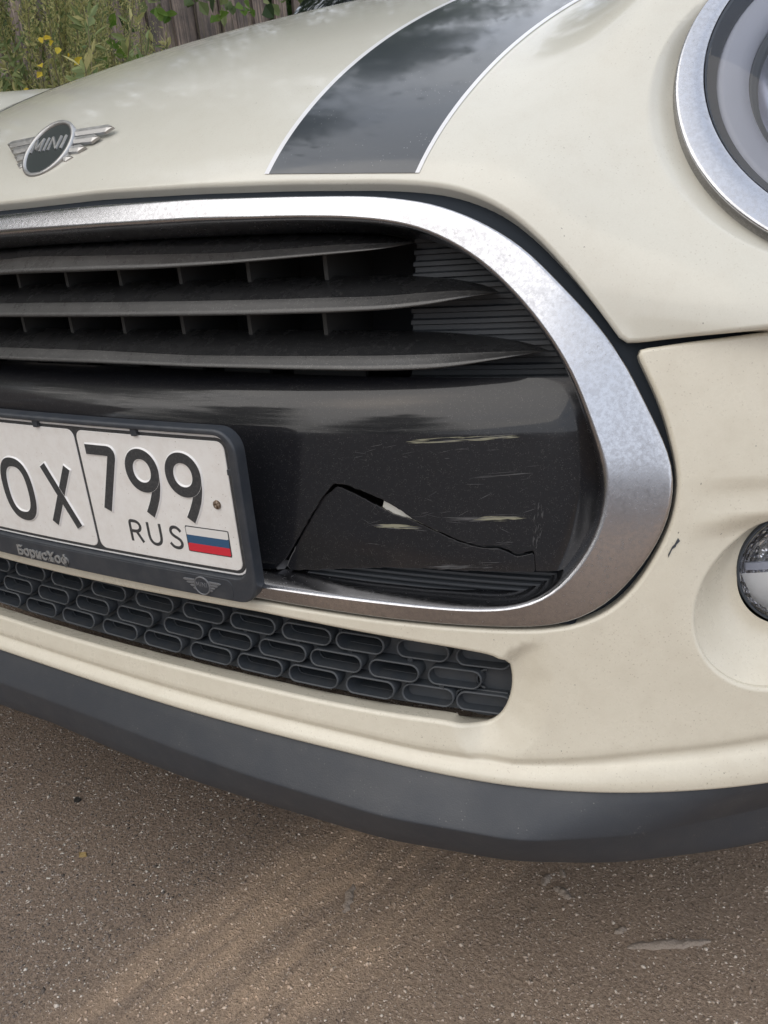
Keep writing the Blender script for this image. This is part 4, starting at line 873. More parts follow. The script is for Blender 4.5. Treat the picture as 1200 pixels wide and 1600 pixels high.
def ribbon(name, pts, w, mats, closed=False, h=.0011, base=.0009, bev=.0011, parent=None, smooth_it=0, wb=.0009, obj_=None):
    """raised character stroke: pale embossed shoulder, black face"""
    P = np.array(pts, float) * .001
    P = resample(P, .0016, closed)
    if smooth_it: P = smooth_poly(P, smooth_it, closed)
    if closed: t = np.roll(P, -1, 0) - np.roll(P, 1, 0)
    else: t = np.gradient(P, axis=0)
    t /= np.linalg.norm(t, axis=1, keepdims=True); nn = np.c_[-t[:, 1], t[:, 0]]; hw = w * .0005
    hs = np.full(len(P), h)
    cols = [(-hw - bev, 0.), (-hw - bev * .35, h * .8), (-hw, h), (-hw + .0001, h + .00006), (hw - .0001, h + .00006), (hw, h), (hw + bev * .35, h * .8), (hw + bev, 0.)]
    if not closed:
        P = np.vstack([P[0] - t[0] * bev, P[0] - t[0] * bev * .3, P, P[-1] + t[-1] * bev * .3, P[-1] + t[-1] * bev]); nn = np.vstack([nn[:1], nn[:1], nn, nn[-1:], nn[-1:]]); k = np.ones(len(P)); k[0] = k[-1] = 0; k[1] = k[-2] = .85
    else: k = np.ones(len(P))
    mb = obj_ or MB(); n = len(P); rows = []
    for a, hh in cols:
        Q = P + nn * a; G = np.stack([phi_plate(base + 0.)(q[0], q[1]) + (phi_plate(1.)(q[0], q[1]) - phi_plate(0.)(q[0], q[1])) * (hh * kk) for q, kk in zip(Q, k)]); rows.append(G)
    G = np.array(rows)
    mb.grid(G[:4], 0, closev=closed); mb.grid(G[4:], 0, closev=closed)
    if closed: mb.grid(G[3:5], 1, closev=True)
    else: mb.grid(G[3:5, 2:-2], 1); mb.grid(G[3:5, :3], 0); mb.grid(G[3:5, -3:], 0)
    return mb
def char(strokes, w=8.4, **kw):
    mb = MB()
    for i, (pts, cl_, sm) in enumerate(strokes): ribbon('', pts, w, None, cl_, obj_=mb, smooth_it=sm, base=.0009 - .00009 * i, **kw)
    mb.build('plate_character', [M['plate_edge'], M['plate_black']], plate)
def sup(cx_, cy_, a, b, n=2.5, a0=0, a1=360, m_=60):
    out = []
    for k in range(m_ + (a1 - a0 < 360)):
        t = R(a0 + (a1 - a0) * k / m_); c, s_ = math.cos(t), math.sin(t); out.append((cx_ + a * math.copysign(abs(c) ** (2 / n), c), cy_ + b * math.copysign(abs(s_) ** (2 / n), s_)))
    return out
char([(sup(11.5, -9, 17.6, 25.6), True, 2)])
char([([(53.4, 18), (84.0, -35.8)], False, 0), ([(84.2, 18), (52.6, -35.8)], False, 0)], 8.0)
char([([(113, 36.9), (138.5, 36.9), (141.3, 36.2), (141.5, 33), (124.2, -14.6)], False, 1)], 8.6)
for x in (0, 41.6):
    char([(sup(171.8 + x, 23.3, 13.3, 13.9, 2.1), True, 1), ([(185.0 + x, 21), (184.2 + x, 13), (181.5 + x, 3.5), (177 + x, -5.5), (172 + x, -13.6)], False, 3)], 8.6)
def flatchar(strokes, w):
    mb = MB()
    for i, (pts, cl_, sm) in enumerate(strokes): ribbon('', pts, w, None, cl_, h=.0002, bev=.0002, obj_=mb, smooth_it=sm, base=.0009 + .00005 * i)
    mb.build('plate_letter', [M['plate_black'], M['plate_black']], plate)
flatchar([([(144.8, -40), (144.8, -22), (152, -22), (155, -23.2), (156.6, -26.4), (155, -29.8), (152, -31), (145.5, -31)], False, 2), ([(151, -31), (157, -40)], False, 0)], 2.4)
flatchar([([(164.6, -21.4), (164.6, -34), (165.8, -37.8), (168.4, -39.8), (171, -40.2), (174, -39.6), (176.6, -37.6), (177.6, -34), (177.6, -21.4)], False, 2)], 2.4)
flatchar([([(199, -25.4), (197.4, -22.8), (193.6, -21.6), (189.8, -22.6), (188, -25.8), (189.4, -28.8), (193.4, -30.6), (197.8, -32.4), (199.6, -35.6), (198, -39), (193.6, -40.4), (189, -39.4), (186.8, -36.4)], False, 3)], 2.4)
on('flag', rrect(.2048, -.0411, .2475, -.0190, .0004, 2), .00115, 'plate_black', .0001, .0002, .02)
for z0, z1, mm in ((-.0265, -.0198, 'white'), (-.0335, -.0265, 'blue'), (-.0403, -.0335, 'red')): on('flag_stripe', rrect(.2056, z0, .2467, z1, .0001, 1), .0013, mm, .00005, .0001, .02)
mb = MB(); c = phi_plate(.0009)(.2412, .002); nrm = np.array([math.sin(PK * .2412), -math.cos(PK * .2412), 0]); lathe(mb, [(.0036, 0), (.0034, .0012), (.0022, .0021), (.0008, .0018), (.0003, .0012)], c, nrm, np.array([1., 0, 0]), np.array([0, 0, 1.]), 20); mb.build('screw', M['screw'], plate)
for s_, z_ in ((-.171, .0572), (-.057, .0572), (.0588, .0572), (.1718, .0572)):
    on('frame_clip', rrect(s_ - .003, z_ - .0055, s_ + .003, z_ + .002, .0008, 3), .0035, 'frame', .0006, .003)
on('frame_clip', rrect(.2572, .0268, .2625, .0320, .0008, 3), .0035, 'frame', .0006, .003)
on('frame_panel', rrect(-.246, -.0768, .246, -.0592, .006), .0049, 'frame', .0005, .0006, .012)
def text_mesh(name, body, size, place, m, parent, ext=.0007, shear=0., width=None, bold=.0):
    cu = bpy.data.curves.new(name, 'FONT'); cu.body = body; cu.size = size; cu.extrude = ext; cu.shear = shear; cu.offset = bold; cu.resolution_u = 4
    to = bpy.data.objects.new(name, cu); me = bpy.data.meshes.new_from_object(to); bpy.data.objects.remove(to); bpy.data.curves.remove(cu)
    V = np.array([tuple(v.co) for v in me.vertices]); lo, hi = V.min(0), V.max(0); k = (width / (hi[0] - lo[0])) if width else 1.
    for v in me.vertices: v.co = Vector(place((v.co.x - lo[0]) * k, v.co.y - 0, v.co.z + ext))
    me.name = name; me.update(); return link(name, me, M[m], parent)
def fplace(s0, z0, off):
    def f(x, y, h): return tuple(phi_plate(off + h)(s0 + x, z0 + y))
    return f
text_mesh('frame_lettering', 'БорисХоф', .0125, fplace(-.0075, -.0735, .0050), 'letter', plate, .0007, width=.0695, bold=.0003)
# ------------------------------------------------------------------ winged badge
def badge_shape(pl, scale, parent, mats, name, letters=True):
    """pl(u, v, h) -> point; sizes in mm on the bonnet badge"""
    def ring_(r0, r1, h0, h1, i, mb, n=72):
        rows = []
        for r_, h in ((r1, 0), (r1, h1 * .7), (r1 - .8, h1), (r0 + .8, h1), (r0, h0)):
            rows.append([pl((-3 + r_ * math.cos(6.28318 * k / n)) * scale, (r_ * math.sin(6.28318 * k / n)) * scale, h * scale) for k in range(n)])
        mb.grid(np.array(rows), i, closev=True)
    mb = MB(); ring_(26.6, 30.8, 2.6, 4.4, 0, mb); root = mb.build(name, M[mats[0]], parent)
    mb = MB(); n = 48; c = [pl((-3 + 26.7 * math.cos(6.28318 * k / n)) * scale, 26.7 * math.sin(6.28318 * k / n) * scale, 2.6 * scale) for k in range(n)]; mb.add(c + [pl(-3 * scale, 0, 2.9 * scale)], [(k, (k + 1) % n, n) for k in range(n)]); mb.build('badge_disc', M[mats[1]], root if parent is car else parent)
    fe = [(18.5, 75.0, 14.5, 8.6), (9.2, 63.0, 5.8, 7.4), (-.6, 51.0, -3.4, 6.8), (-9.8, 40.5, -12.6, 6.2)]
    for sg in (1, -1):
        for top, tip, tv, th in fe:
            mb = MB()
            x0 = 27.5
            xs_ = [x0, tip - 9 - 3 + 3, tip - 3]; y_t = [top, tv + 1.6 + 2.0, tv + .9]; y_b = [top - th, tv - 5.2, tv - .9]
            m_ = lambda x: (-3 + sg * x) * scale
            for yy0, yy1, h_ in ((0, 0, 2.6),):
                top_r = [pl(m_(x), y * scale, 0) for x, y in zip(xs_, y_t)]; r1 = [pl(m_(x), (y - .7) * scale, h_ * scale) for x, y in zip(xs_, y_t)]
                mid = [pl(m_(x), ((a + b) / 2) * scale, h_ * 1.15 * scale) for x, a, b in zip(xs_, y_t, y_b)]
                r2 = [pl(m_(x), (y + .7) * scale, h_ * .8 * scale) for x, y in zip(xs_, y_b)]; bot = [pl(m_(x), y * scale, 0) for x, y in zip(xs_, y_b)]
                mb.grid(np.array([top_r, r1, mid, r2, bot])); e = [g[-1] for g in (top_r, r1, mid, r2, bot)]; q = pl(m_(tip - 1.5), tv * scale, 0); mb.add(e + [q], [(0, 1, 5), (1, 2, 5), (2, 3, 5), (3, 4, 5)])
            mb.build('badge_feather', M[mats[0]], root if parent is car else parent, False)
    f = [(([(-26, -2), (-24.5, 11.5), (-19.5, .5), (-14.5, 11.5), (-13.0, -2)], 2.5)), ([(-7.6, -2), (-7.6, 11.5)], 2.5), ([(-1.6, -2), (-1.6, 11.5), (9.2, -2), (9.2, 11.5)], 2.5), ([(15.6, -2), (15.6, 11.5)], 2.5)]
    for pts, w_ in f:
        mb = MB()
        for i, (a, b) in enumerate(zip(pts[:-1], pts[1:])):
            a, b = np.array(a), np.array(b); d = (b - a) / np.hypot(*(b - a)); nn = np.array([-d[1], d[0]]) * w_ / 2; a2, b2 = a - d * .4, b + d * .4; z1 = 4.0 + .03 * i
            lo_ = [pl(*(p * scale), 2.6 * scale) for p in (a2 + nn, b2 + nn, b2 - nn, a2 - nn)]; hi_ = [pl(*(p * scale), z1 * scale) for p in (a2 + nn * .7, b2 + nn * .7, b2 - nn * .7, a2 - nn * .7)]
            mb.add(lo_ + hi_, [(4, 5, 6, 7), (0, 1, 5, 4), (1, 2, 6, 5), (2, 3, 7, 6), (3, 0, 4, 7)])
        mb.build('badge_letter', M[mats[2]], root if parent is car else parent, False)
    return root
el = R(48); B0 = np.array([0, .1215, .7176]); bu = np.array([0, math.cos(el), math.sin(el)]); bn = np.array([0, -math.sin(el), math.cos(el)])
def bplace(u, v, h):
    # wings follow the curve of the bonnet a little
    p = B0 + np.array([1., 0, 0]) * u + bu * v + bn * (h + .0012); p[1] += .55 * u * u; return tuple(p)
# plinth closes the space between badge and bonnet
bd = badge_shape(bplace, .001, car, ('badge', 'badge_black', 'badge'), 'badge'); bd['label'] = 'silver winged bonnet badge with a black disc'
def eplace(u, v, h): return tuple(phi_plate(.0050 + h)(.2168 + u, -.0680 + v))
badge_shape(eplace, .000262, plate, ('dark_emblem', 'frame', 'dark_emblem'), 'frame_emblem')

# ------------------------------------------------------------------ rest of the car
def sideX(y, z): return phi0(np.array([at_yz(y, z)]), np.array([float(w_of_z(z))]))[0, 0]
zs = np.linspace(.20, .86, 14); ys = np.concatenate([[1.226], np.linspace(1.4, 3.55, 12), [3.68, 3.76]])
for sg in (1, -1):
    G = np.array([[(sg * sideX(min(y, 1.9), z) * (1 - .06 * max(0, y - 3.5) / .26), y, z) for z in zs] for y in ys]); mb = MB(); mb.grid(G); mb.build('body_side', M['paint'], car)
    mb = MB(); xo = sideX(1.7, .5) + .004
    G = [[(sg * (xo - .06), AX_Y + 2.5 + r_ * math.cos(t), AX_Z + r_ * math.sin(t)) if False else (sg * (xo + (0 if r_ > .30 else -.02)), AX_Y + 2.5 + r_ * math.cos(t), AX_Z + r_ * math.sin(t)) for t in np.linspace(-.25, math.pi + .25, 30)] for r_ in (.37, .34, .335, .01)]
    mb.grid(np.array(G)); mb.build('wheel_arch', M['void'], car)
backz = np.linspace(.22, .86, 10); mb = MB(); G = np.array([[(x * sideX(1.9, z) * .94, 3.76 + .05 * (1 - x * x), z) for x in np.linspace(-1, 1, 9)] for z in backz]); mb.grid(G); mb.build('tailgate', M['paint'], car)
base = [(sideX(REAR, z), REAR + .004, z) for z in np.linspace(.86, .972, 8)] + [(0, REAR + .01, .978)]
base = np.array(base + [(-x, y, z) for x, y, z in base[-2::-1]]); roof_f = np.array([(.53 * x, 1.78 + .05 * abs(x) ** 2, 1.385 - .025 * x * x) for x in np.linspace(1, -1, len(base))])
mb = MB(); mb.grid(np.array([base * (1 - t) + roof_f * t + np.array([0, -.05, .03]) * math.sin(math.pi * t) for t in np.linspace(0, 1, 8)])); mb.build('windscreen', M['car_glass'], car)
roof_b = roof_f * [1, 0, 1] + [0, 3.35, -.03]; mb = MB(); mb.grid(np.array([roof_f * (1 - t) + roof_b * t + np.array([0, 0, .03]) * math.sin(math.pi * t) for t in np.linspace(0, 1, 6)])); mb.build('roof', M['satin'], car)
rb = np.array([(x * .66, 3.80 + .03 * (1 - x * x), .86) for x in np.linspace(1, -1, len(base))]); mb = MB(); mb.grid(np.array([roof_b, rb])); mb.build('rear_window', M['car_glass'], car)
for sg in (1, -1):
    lowr = np.array([(sg * sideX(min(y, 1.9), .86), y, .86) for y in np.linspace(REAR + .004, 3.8, 14)]); t_ = np.linspace(0, 1, 14)[:, None]; upr = np.array([(sg * .53, 1.83, 1.36)]) * (1 - t_) + np.array([(sg * .53, 3.35, 1.33)]) * t_
    mb = MB(); mb.grid(np.array([lowr, upr])); mb.build('side_window', M['car_glass'], car)
    mb = MB(); mb.tube([base[0] * [sg, 1, 1], roof_f[0] * [sg, 1, 1]], .03, 8); mb.build('windscreen_pillar', M['satin'], car)
mb = MB(); mb.box((-.70, .25, .21), (.70, 3.6, .24)); mb.build('underbody', M['void'], car, False)
for sg in (1, -1):
    ang = np.linspace(-.35, math.pi + .30, 44); xs_a = np.array([phi0(np.array([at_yz(AX_Y + .36 * math.cos(t), max(.2, AX_Z + .36 * math.sin(t)))]), np.array([float(w_of_z(max(.2, AX_Z + .36 * math.sin(t))))]))[0, 0] for t in ang])
    G = [[(sg * (x + o_), AX_Y + r_ * math.cos(t), AX_Z + r_ * math.sin(t)) for t, x in zip(ang, xs_a)] for r_, o_ in ((.372, -.004), (.370, .006), (.335, .008), (.331, .002), (.331, -.25))]
    mb = MB(); mb.grid(np.array(G)); mb.build('arch_trim', M['lip'], car)
def wheel_mesh():
    mt = MB(); X, N, Z = np.array([0, 1., 0]), np.array([1., 0, 0]), np.array([0, 0, 1.])
    lathe(mt, [(.20, -.09), (.27, -.095), (.298, -.085), (.305, -.06), (.305, .06), (.298, .085), (.27, .095), (.205, .088)], np.zeros(3), N, X, Z, 48)
    mr = MB(); lathe(mr, [(.205, .085), (.195, .08), (.19, .03), (.03, .055), (.0, .06)], np.zeros(3), N, X, Z, 40)
    for k in range(5):
        a = 6.2832 * k / 5; d = np.array([0, math.cos(a), math.sin(a)]); e = np.array([0, -math.sin(a), math.cos(a)])
        V = [N * .055 + d * .03 + e * .03, N * .055 + d * .03 - e * .03, N * .085 + d * .195 - e * .02, N * .085 + d * .195 + e * .02]; V += [v - N * .03 for v in V]; mr.add(V, [(0, 1, 2, 3), (0, 4, 5, 1), (1, 5, 6, 2), (2, 6, 7, 3), (3, 7, 4, 0)])
    return mt, mr
mt, mr = wheel_mesh(); tyre0 = mt.build('wheel', M['tyre'], car); rim0 = mr.build('rim', M['rim_metal'], tyre0, False)
for k, (x, y) in enumerate(((.745, AX_Y), (-.745, AX_Y), (.765, AX_Y + 2.5), (-.765, AX_Y + 2.5))):
    t = tyre0 if k == 0 else tyre0.copy(); rr_ = rim0 if k == 0 else rim0.copy()
    if k: COL.objects.link(t); COL.objects.link(rr_); rr_.parent = t
    t.location = (x, y, AX_Z)
    if x < 0: t.rotation_euler = (0, 0, math.pi)

# ================================================================== surroundings
sm_ = MB(); n_ = 40
G = np.array([[(x, y, .004 + .05 * max(0, min(1, (-1.55 - x) / .8)) + .03 * math.sin(x * 3.1 + y * 1.7) * max(0, min(1, (-1.6 - x)))) for y in np.linspace(-6, 14, 60)] for x in np.linspace(-1.5, -6, 20)]); sm_.grid(G); v_ = sm_.build('verge_ground', M['soil']); v_['kind'] = 'structure'
# board fence along the verge
fence = thing('board_fence', 'weathered grey brown board fence standing behind the weeds and the car', 'fence', (-3.6, 4, 0))
y = -3.0; i = 0; pm = []
r2 = random.Random(3)
def plank(wd, ht):
    mb = MB(); t = .022; top = [(0, ht), (wd, ht + r2.uniform(-.03, .03))]; nseg = 5
    V = []
    for k in range(nseg + 1):
        z = ht * k / nseg; b = r2.uniform(-.006, .006)
        for yy in (0, wd): V += [(b, yy + r2.uniform(-.003, .003), z), (b - t, yy + r2.uniform(-.003, .003), z)]
    F = []
    for k in range(nseg):
        a, b = 4 * k, 4 * k + 4; F += [(a, a + 2, b + 2, b), (a + 1, b + 1, b + 3, a + 3), (a, b, b + 1, a + 1), (a + 2, a + 3, b + 3, b + 2)]
    F += [(4 * nseg, 4 * nseg + 2, 4 * nseg + 3, 4 * nseg + 1)]
    mb.add(V, F); return mb
protos = []
while y < 11:
    if len(protos) < 9:
        wd = r2.uniform(.105, .15); o = plank(wd, 2.25).build('fence_plank', M['fence'], fence, False); protos.append((o, wd))
    else:
        p, wd = protos[r2.randrange(9)]; o = p.copy(); COL.objects.link(o)
    o.location = (-3.6 + (.016 if i % 2 else -.014) + r2.uniform(-.004, .004), y, r2.uniform(-.05, .12)); o.rotation_euler = (R(r2.uniform(-.7, .7)), R(r2.uniform(-.5, .5)), 0)
    i += 1; y += wd + r2.uniform(-.018, -.010)
for z in (.5, 1.75):
    mb = MB(); mb.box((-3.70, -3, z), (-3.635, 11, z + .09)); mb.build('fence_rail', M['fence'], fence, False)
# leaves as small folded faces
def leaf(mb, p, d, up, l, w_, i=0, fold=.25):
    d = Vector(d).normalized(); s = d.cross(Vector(up)); s = s.normalized() if s.length > 1e-4 else d.orthogonal().normalized(); n = s.cross(d); p = Vector(p)
    a, b, c, e = p, p + d * l * .45 + s * w_ * .5 + n * w_ * fold, p + d * l, p + d * l * .45 - s * w_ * .5 + n * w_ * fold
    b2, e2 = p + d * l * .78 + s * w_ * .34 + n * w_ * fold * .6, p + d * l * .78 - s * w_ * .34 + n * w_ * fold * .6
    if l > .03: mb.add([a, b, b2, c, e2, e, p + d * l * .5], [(0, 1, 6), (1, 2, 6), (2, 3, 6), (3, 4, 6), (4, 5, 6), (5, 0, 6)], i)
    else: mb.add([a, b, c, e], [(0, 1, 2), (0, 2, 3)], i)
rb_ = random.Random(11)
def rvec(r_): return Vector((r_.gauss(0, 1), r_.gauss(0, 1), r_.gauss(0, 1))).normalized()
def weed(name, label, cat, loc, h, spread, stems, mats, lsize, r_, dens, group, lean=(0, 0), plume=False):
    t = thing(name, label, cat, loc, group); ms, ml = MB(), MB()
    for s in range(stems):
        a = r_.uniform(0, 6.2832); rr0 = spread * .25 * math.sqrt(r_.random()); b = Vector((rr0 * math.cos(a), rr0 * math.sin(a), 0)); hh = h * r_.uniform(.65, 1.05); tip = Vector((spread * math.cos(a) * r_.uniform(.3, 1) + lean[0], spread * math.sin(a) * r_.uniform(.3, 1) + lean[1], hh)); pts = []
        for k in range(7):
            f = k / 6; pts.append(b.lerp(tip, f) + Vector((0, 0, .10 * h * math.sin(math.pi * f))) + rvec(r_) * .012)
        ms.tube(pts, [.004 * (1 - .8 * k / 6) + .0008 for k in range(7)], 4)
        nl = int(dens * hh)
        for q in range(nl):
            f = (r_.random() ** .7) * .95 + .05; k = min(5, int(f * 6)); p = pts[k].lerp(pts[k + 1], f * 6 - k); d = rvec(r_) + Vector((0, 0, .45)); sz = lsize * r_.uniform(.5, 1.3) * (1.15 - .5 * f)
            if plume and f > .55:
                dd = (pts[min(6, k + 1)] - pts[k]).normalized() + rvec(r_) * .55; e = p + dd * r_.uniform(.03, .12)
                for z in range(7): leaf(ml, p.lerp(e, z / 7) + rvec(r_) * .006, dd + rvec(r_) * .9, rvec(r_), sz * .34, sz * .14, 0 if r_.random() < .7 else 1)
            else:
                j = 0 if r_.random() < .8 else min(1, len(mats) - 1)
                leaf(ml, p + d.normalized() * .01, d, rvec(r_), sz, sz * r_.uniform(.22, .4), j)
    ms.build('stem', M['stalk'], t).location = loc if False else (0, 0, 0)
    ml.build('foliage', [M[x] for x in mats], t, False)
    for ch in t.children: ch.matrix_parent_inverse = Matrix.Identity(4)
    return t
W = weed
W('wormwood_clump', 'tall feathery olive wormwood at the far left edge of the weeds', 'weed', (-1.95, 1.62, .04), 1.75, .48, 26, ['weed_olive', 'weed_green'], .055, rb_, 120, 'weeds along the fence', plume=True)
W('wormwood_clump', 'feathery olive wormwood behind the bonnet, above the yellow leaves', 'weed', (-2.20, 2.02, .04), 1.8, .45, 26, ['weed_olive', 'weed_green'], .055, rb_, 120, 'weeds along the fence', plume=True)
W('wormwood_clump', 'thin seeding wormwood stalks in front of the dark fence boards', 'weed', (-2.45, 2.50, .04), 1.62, .34, 14, ['weed_olive', 'weed_green'], .05, rb_, 75, 'weeds along the fence', plume=True)
W('leafy_weed', 'dark green leafy weed low behind the left side of the bonnet', 'weed', (-1.70, 1.55, .03), 1.18, .40, 22, ['weed_green', 'weed_olive'], .075, rb_, 70, 'weeds along the fence')
W('leafy_weed', 'dense green weed beneath the wormwood at the far left', 'weed', (-2.35, 1.55, .03), 1.35, .5, 24, ['weed_green', 'weed_olive'], .075, rb_, 60, 'weeds along the fence')
W('leafy_weed', 'grey green weed tangled under the seeding stalks', 'weed', (-2.15, 2.35, .03), 1.28, .34, 18, ['weed_olive', 'weed_green'], .06, rb_, 80, 'weeds along the fence')
# yellow and fresh green leaves catch the eye: each spray is a small plant of its own
def spray(label, px_pts, dist_x, mats, size, group, name='yellowing_weed'):
    P = []
    for u, v in px_pts:
        d = np.array([(u - 600) / 1250, (v - 800) / 1250, 1]) @ np.array(CR); P.append(CAM + d * ((dist_x - CAM[0]) / d[0]))
    P = np.array(P); c = P.mean(0); t = thing(name, label, 'weed', (float(c[0]), float(c[1]), .03), group); ms, ml = MB(), MB()
    for p in P:
        b = Vector((c[0], c[1], .03)); p = Vector(p); ms.tube([b, b.lerp(p, .5) + rvec(rb_) * .03, p], [.003, .002, .001], 4)
        for k in range(2): leaf(ml, p + rvec(rb_) * .012, rvec(rb_) + Vector((.5, -.4, -.3)), (.7, -.6, .3), size * rb_.uniform(.8, 1.3), size * rb_.uniform(.5, .8), 0)
    ms.build('stem', M['stalk'], t); ml.build('leaves', [M[x] for x in mats], t, False)
spray('weed with bright yellow leaves in front of the wormwood', [(68, 58), (88, 68), (110, 98)], -1.62, ['weed_yellow'], .030, 'weeds along the fence')
spray('small weed with one yellow leaf at the left edge of the bonnet', [(35, 140), (60, 108)], -1.55, ['weed_yellow'], .026, 'weeds along the fence')
spray('fresh bright green leaves beside the dark fence boards', [(160, 93), (178, 90), (186, 82), (200, 72), (203, 84), (172, 45), (150, 96)], -2.0, ['vine'], .055, 'weeds along the fence', 'bindweed')
spray('green leaves hanging low on the fence boards above the bonnet', [(342, 25), (350, 30), (380, 14), (388, 17), (393, 12), (262, 25), (240, 10), (255, 18)], -3.2, ['vine'], .075, 'weeds along the fence', 'hop_vine')
spray('dark green sprays hanging over the top of the fence', [(225, 3), (238, 2), (250, 5), (300, 2), (310, 4), (335, 3), (345, 8), (360, 4), (420, 2), (470, 4), (440, 3)], -3.3, ['weed_green'], .10, 'weeds along the fence', 'hop_vine')
gmb = MB()
for k in range(9000):
    x, y = rb_.uniform(-4.5, -1.5), rb_.uniform(-1, 8); hgt = rb_.uniform(.05, .26); d = Vector((rb_.gauss(0, .35), rb_.gauss(0, .35), 1)).normalized(); s = Vector((rb_.gauss(0, 1), rb_.gauss(0, 1), 0)).normalized() * .004; p = Vector((x, y, .0)); gmb.add([p - s, p + s, p + d * hgt], [(0, 1, 2)])
gr = gmb.build('grass', M['grass'], None, False); gr['kind'] = 'stuff'
# trees: trunk, limbs and a loose crown of leaf clusters
def tree_mesh(seed, h, crown_r, leaves, low=.35, lsz=.10):
    r_ = random.Random(seed); mt, ml = MB(), MB(); trunk = [Vector((0, 0, 0))]
    for k in range(1, 7): trunk.append(trunk[-1] + Vector((r_.gauss(0, .10), r_.gauss(0, .10), h * .15)))
    mt.tube(trunk, [.17 * (1 - .13 * k) for k in range(7)], 9); tips = []
    for k in range(26):
        f = low + (1 - low) * (k / 25); kk = min(5, int(f * 6)); b = trunk[kk].lerp(trunk[kk + 1], f * 6 - kk); a = k * 2.4 + r_.uniform(-.3, .3); ln_ = crown_r * (1.1 - .75 * f) * r_.uniform(.75, 1.2); e = b + Vector((math.cos(a) * ln_, math.sin(a) * ln_, ln_ * r_.uniform(.05, .5))); m_ = b.lerp(e, .5) + Vector((0, 0, .1 * ln_)); mt.tube([b, m_, e], [.05, .03, .012], 5); tips += [(b.lerp(e, q), ln_ * .30) for q in (.45, .7, .9, 1.05)]
    for k in range(leaves):
        c, s = tips[r_.randrange(len(tips))]; p = c + Vector((r_.gauss(0, s), r_.gauss(0, s), r_.gauss(0, s * .55))); leaf(ml, p, rvec(r_) + Vector((0, 0, -.4)), rvec(r_), lsz * r_.uniform(.7, 1.5), lsz * .6 * r_.uniform(.7, 1.3), 0)
    return mt, ml
mt, ml = tree_mesh(5, 10.0, 2.75, 21000, .22, .13)
t0 = thing('tree', 'leafy tree standing behind the board fence', 'tree', (-5.35, 2.75, 0), 'trees round the yard')
tr0 = mt.build('trunk', M['bark'], t0); cr0 = ml.build('crown', M['tree'], t0, False)
for ch in (tr0, cr0): ch.matrix_parent_inverse = Matrix.Identity(4)
for k, (x, y, s, a, lab) in enumerate(((-5.6, 7.6, 1.05, 1.1, 'second leafy tree further along behind the fence'), (-6.2, -1.6, .80, 2.6, 'unseen leafy tree added level with the car nose for reflections'), (-10.5, -12.5, 1.1, 2.2, 'unseen leafy tree added across the yard for reflections'), (-4.0, -17.5, 1.1, 3.9, 'unseen leafy tree added opposite the car for reflections'))):  # trees by the nose and across the yard are unseen, added for reflections
    t = t0.copy(); COL.objects.link(t); t.location = (x, y, 0); t.scale = (s, s, s); t.rotation_euler = (0, 0, a); t['label'] = lab
    for ch in (tr0, cr0): c = ch.copy(); COL.objects.link(c); c.parent = t; c.matrix_parent_inverse = Matrix.Identity(4)
ms2, ml2 = tree_mesh(8, 3.0, 1.25, 7000, .12, .11)
b0 = thing('shrub', 'tall green shrub behind the board fence, furthest along', 'shrub', (-4.5, 6.6, 0), 'shrubs behind the fence'); bt = ms2.build('trunk', M['bark'], b0); bc = ml2.build('crown', M['shrub'], b0, False)
for ch in (bt, bc): ch.matrix_parent_inverse = Matrix.Identity(4)
for k, (x, y, a, lab) in enumerate(((-4.6, 5.2, 1.3, 'green shrub rising behind the bright fence boards'), (-4.7, 3.7, 2.9, 'green shrub rising behind the dark fence boards'), (-4.8, 8.4, 4.0, 'green shrub at the far end behind the fence'), (-5.0, 10.0, 5.2, 'last green shrub beyond the windscreen, behind the fence'))):
    t = b0.copy(); COL.objects.link(t); t.location = (x, y, 0); t.rotation_euler = (0, 0, a); t['label'] = lab
    for ch in (bt, bc): c = ch.copy(); COL.objects.link(c); c.parent = t; c.matrix_parent_inverse = Matrix.Identity(4)
# pale wall added unseen behind the camera, to lighten the chrome's reflection
wl = thing('reflection_wall', 'unseen pale wall added across the yard for the chrome to reflect', 'wall', (0, -9.5, 0)); mb = MB(); mb.box((-14, -.12, 0), (14, .12, 1.9)); a_ = mb.build('wall_face', M['wall'], wl, False)
mb = MB(); mb.box((-14.05, -.17, 1.9), (14.05, .17, 1.98)); b_ = mb.build('coping', M['wall'], wl, False)
for ch in (a_, b_): ch.matrix_parent_inverse = Matrix.Identity(4)
# ------------------------------------------------------------------ bits on the asphalt
rg = random.Random(21)
def gpt(u, v):
    d = np.array([(u - 600) / 1250, (v - 800) / 1250, 1]) @ np.array(CR); q = CAM + d * (-CAM[2] / d[2]); return q
def lump(name, label, cat, u0, v0, u1, v1, width, height, m, group=None, seg=14):
    a, b = gpt(u0, v0), gpt(u1, v1); o = (a + b) / 2; d = b - a; Lg = np.linalg.norm(d); d /= Lg; nn = np.array([-d[1], d[0], 0]); mb = MB(); rows = []
    for k in range(seg + 1):
        f = k / seg; e = math.sin(math.pi * min(1, max(0, f * .96 + .02))) ** .45; p = (a - o) + d * Lg * f + nn * rg.gauss(0, width * .07); rw = [];
        for q in range(7):
            s = (q - 3) / 3; wv = width * .5 * e * rg.uniform(.8, 1.15); rw.append(p + nn * s * wv + np.array([0, 0, height * e * max(0, 1 - abs(s) ** 1.6) * rg.uniform(.45, 1.15) - (.0012 if abs(s) > .9 else 0)]))
        rows.append(rw)
    mb.grid(np.array(rows)); ob = mb.build(name, M[m]); ob.location = tuple(o); tag(ob, label, cat, group); return ob
lump('clay_smear', 'long pale dried clay smear lying across the lower right asphalt', 'clay', 980, 1482, 1110, 1470, .0125, .0035, 'clay', 'clay smears on the asphalt')
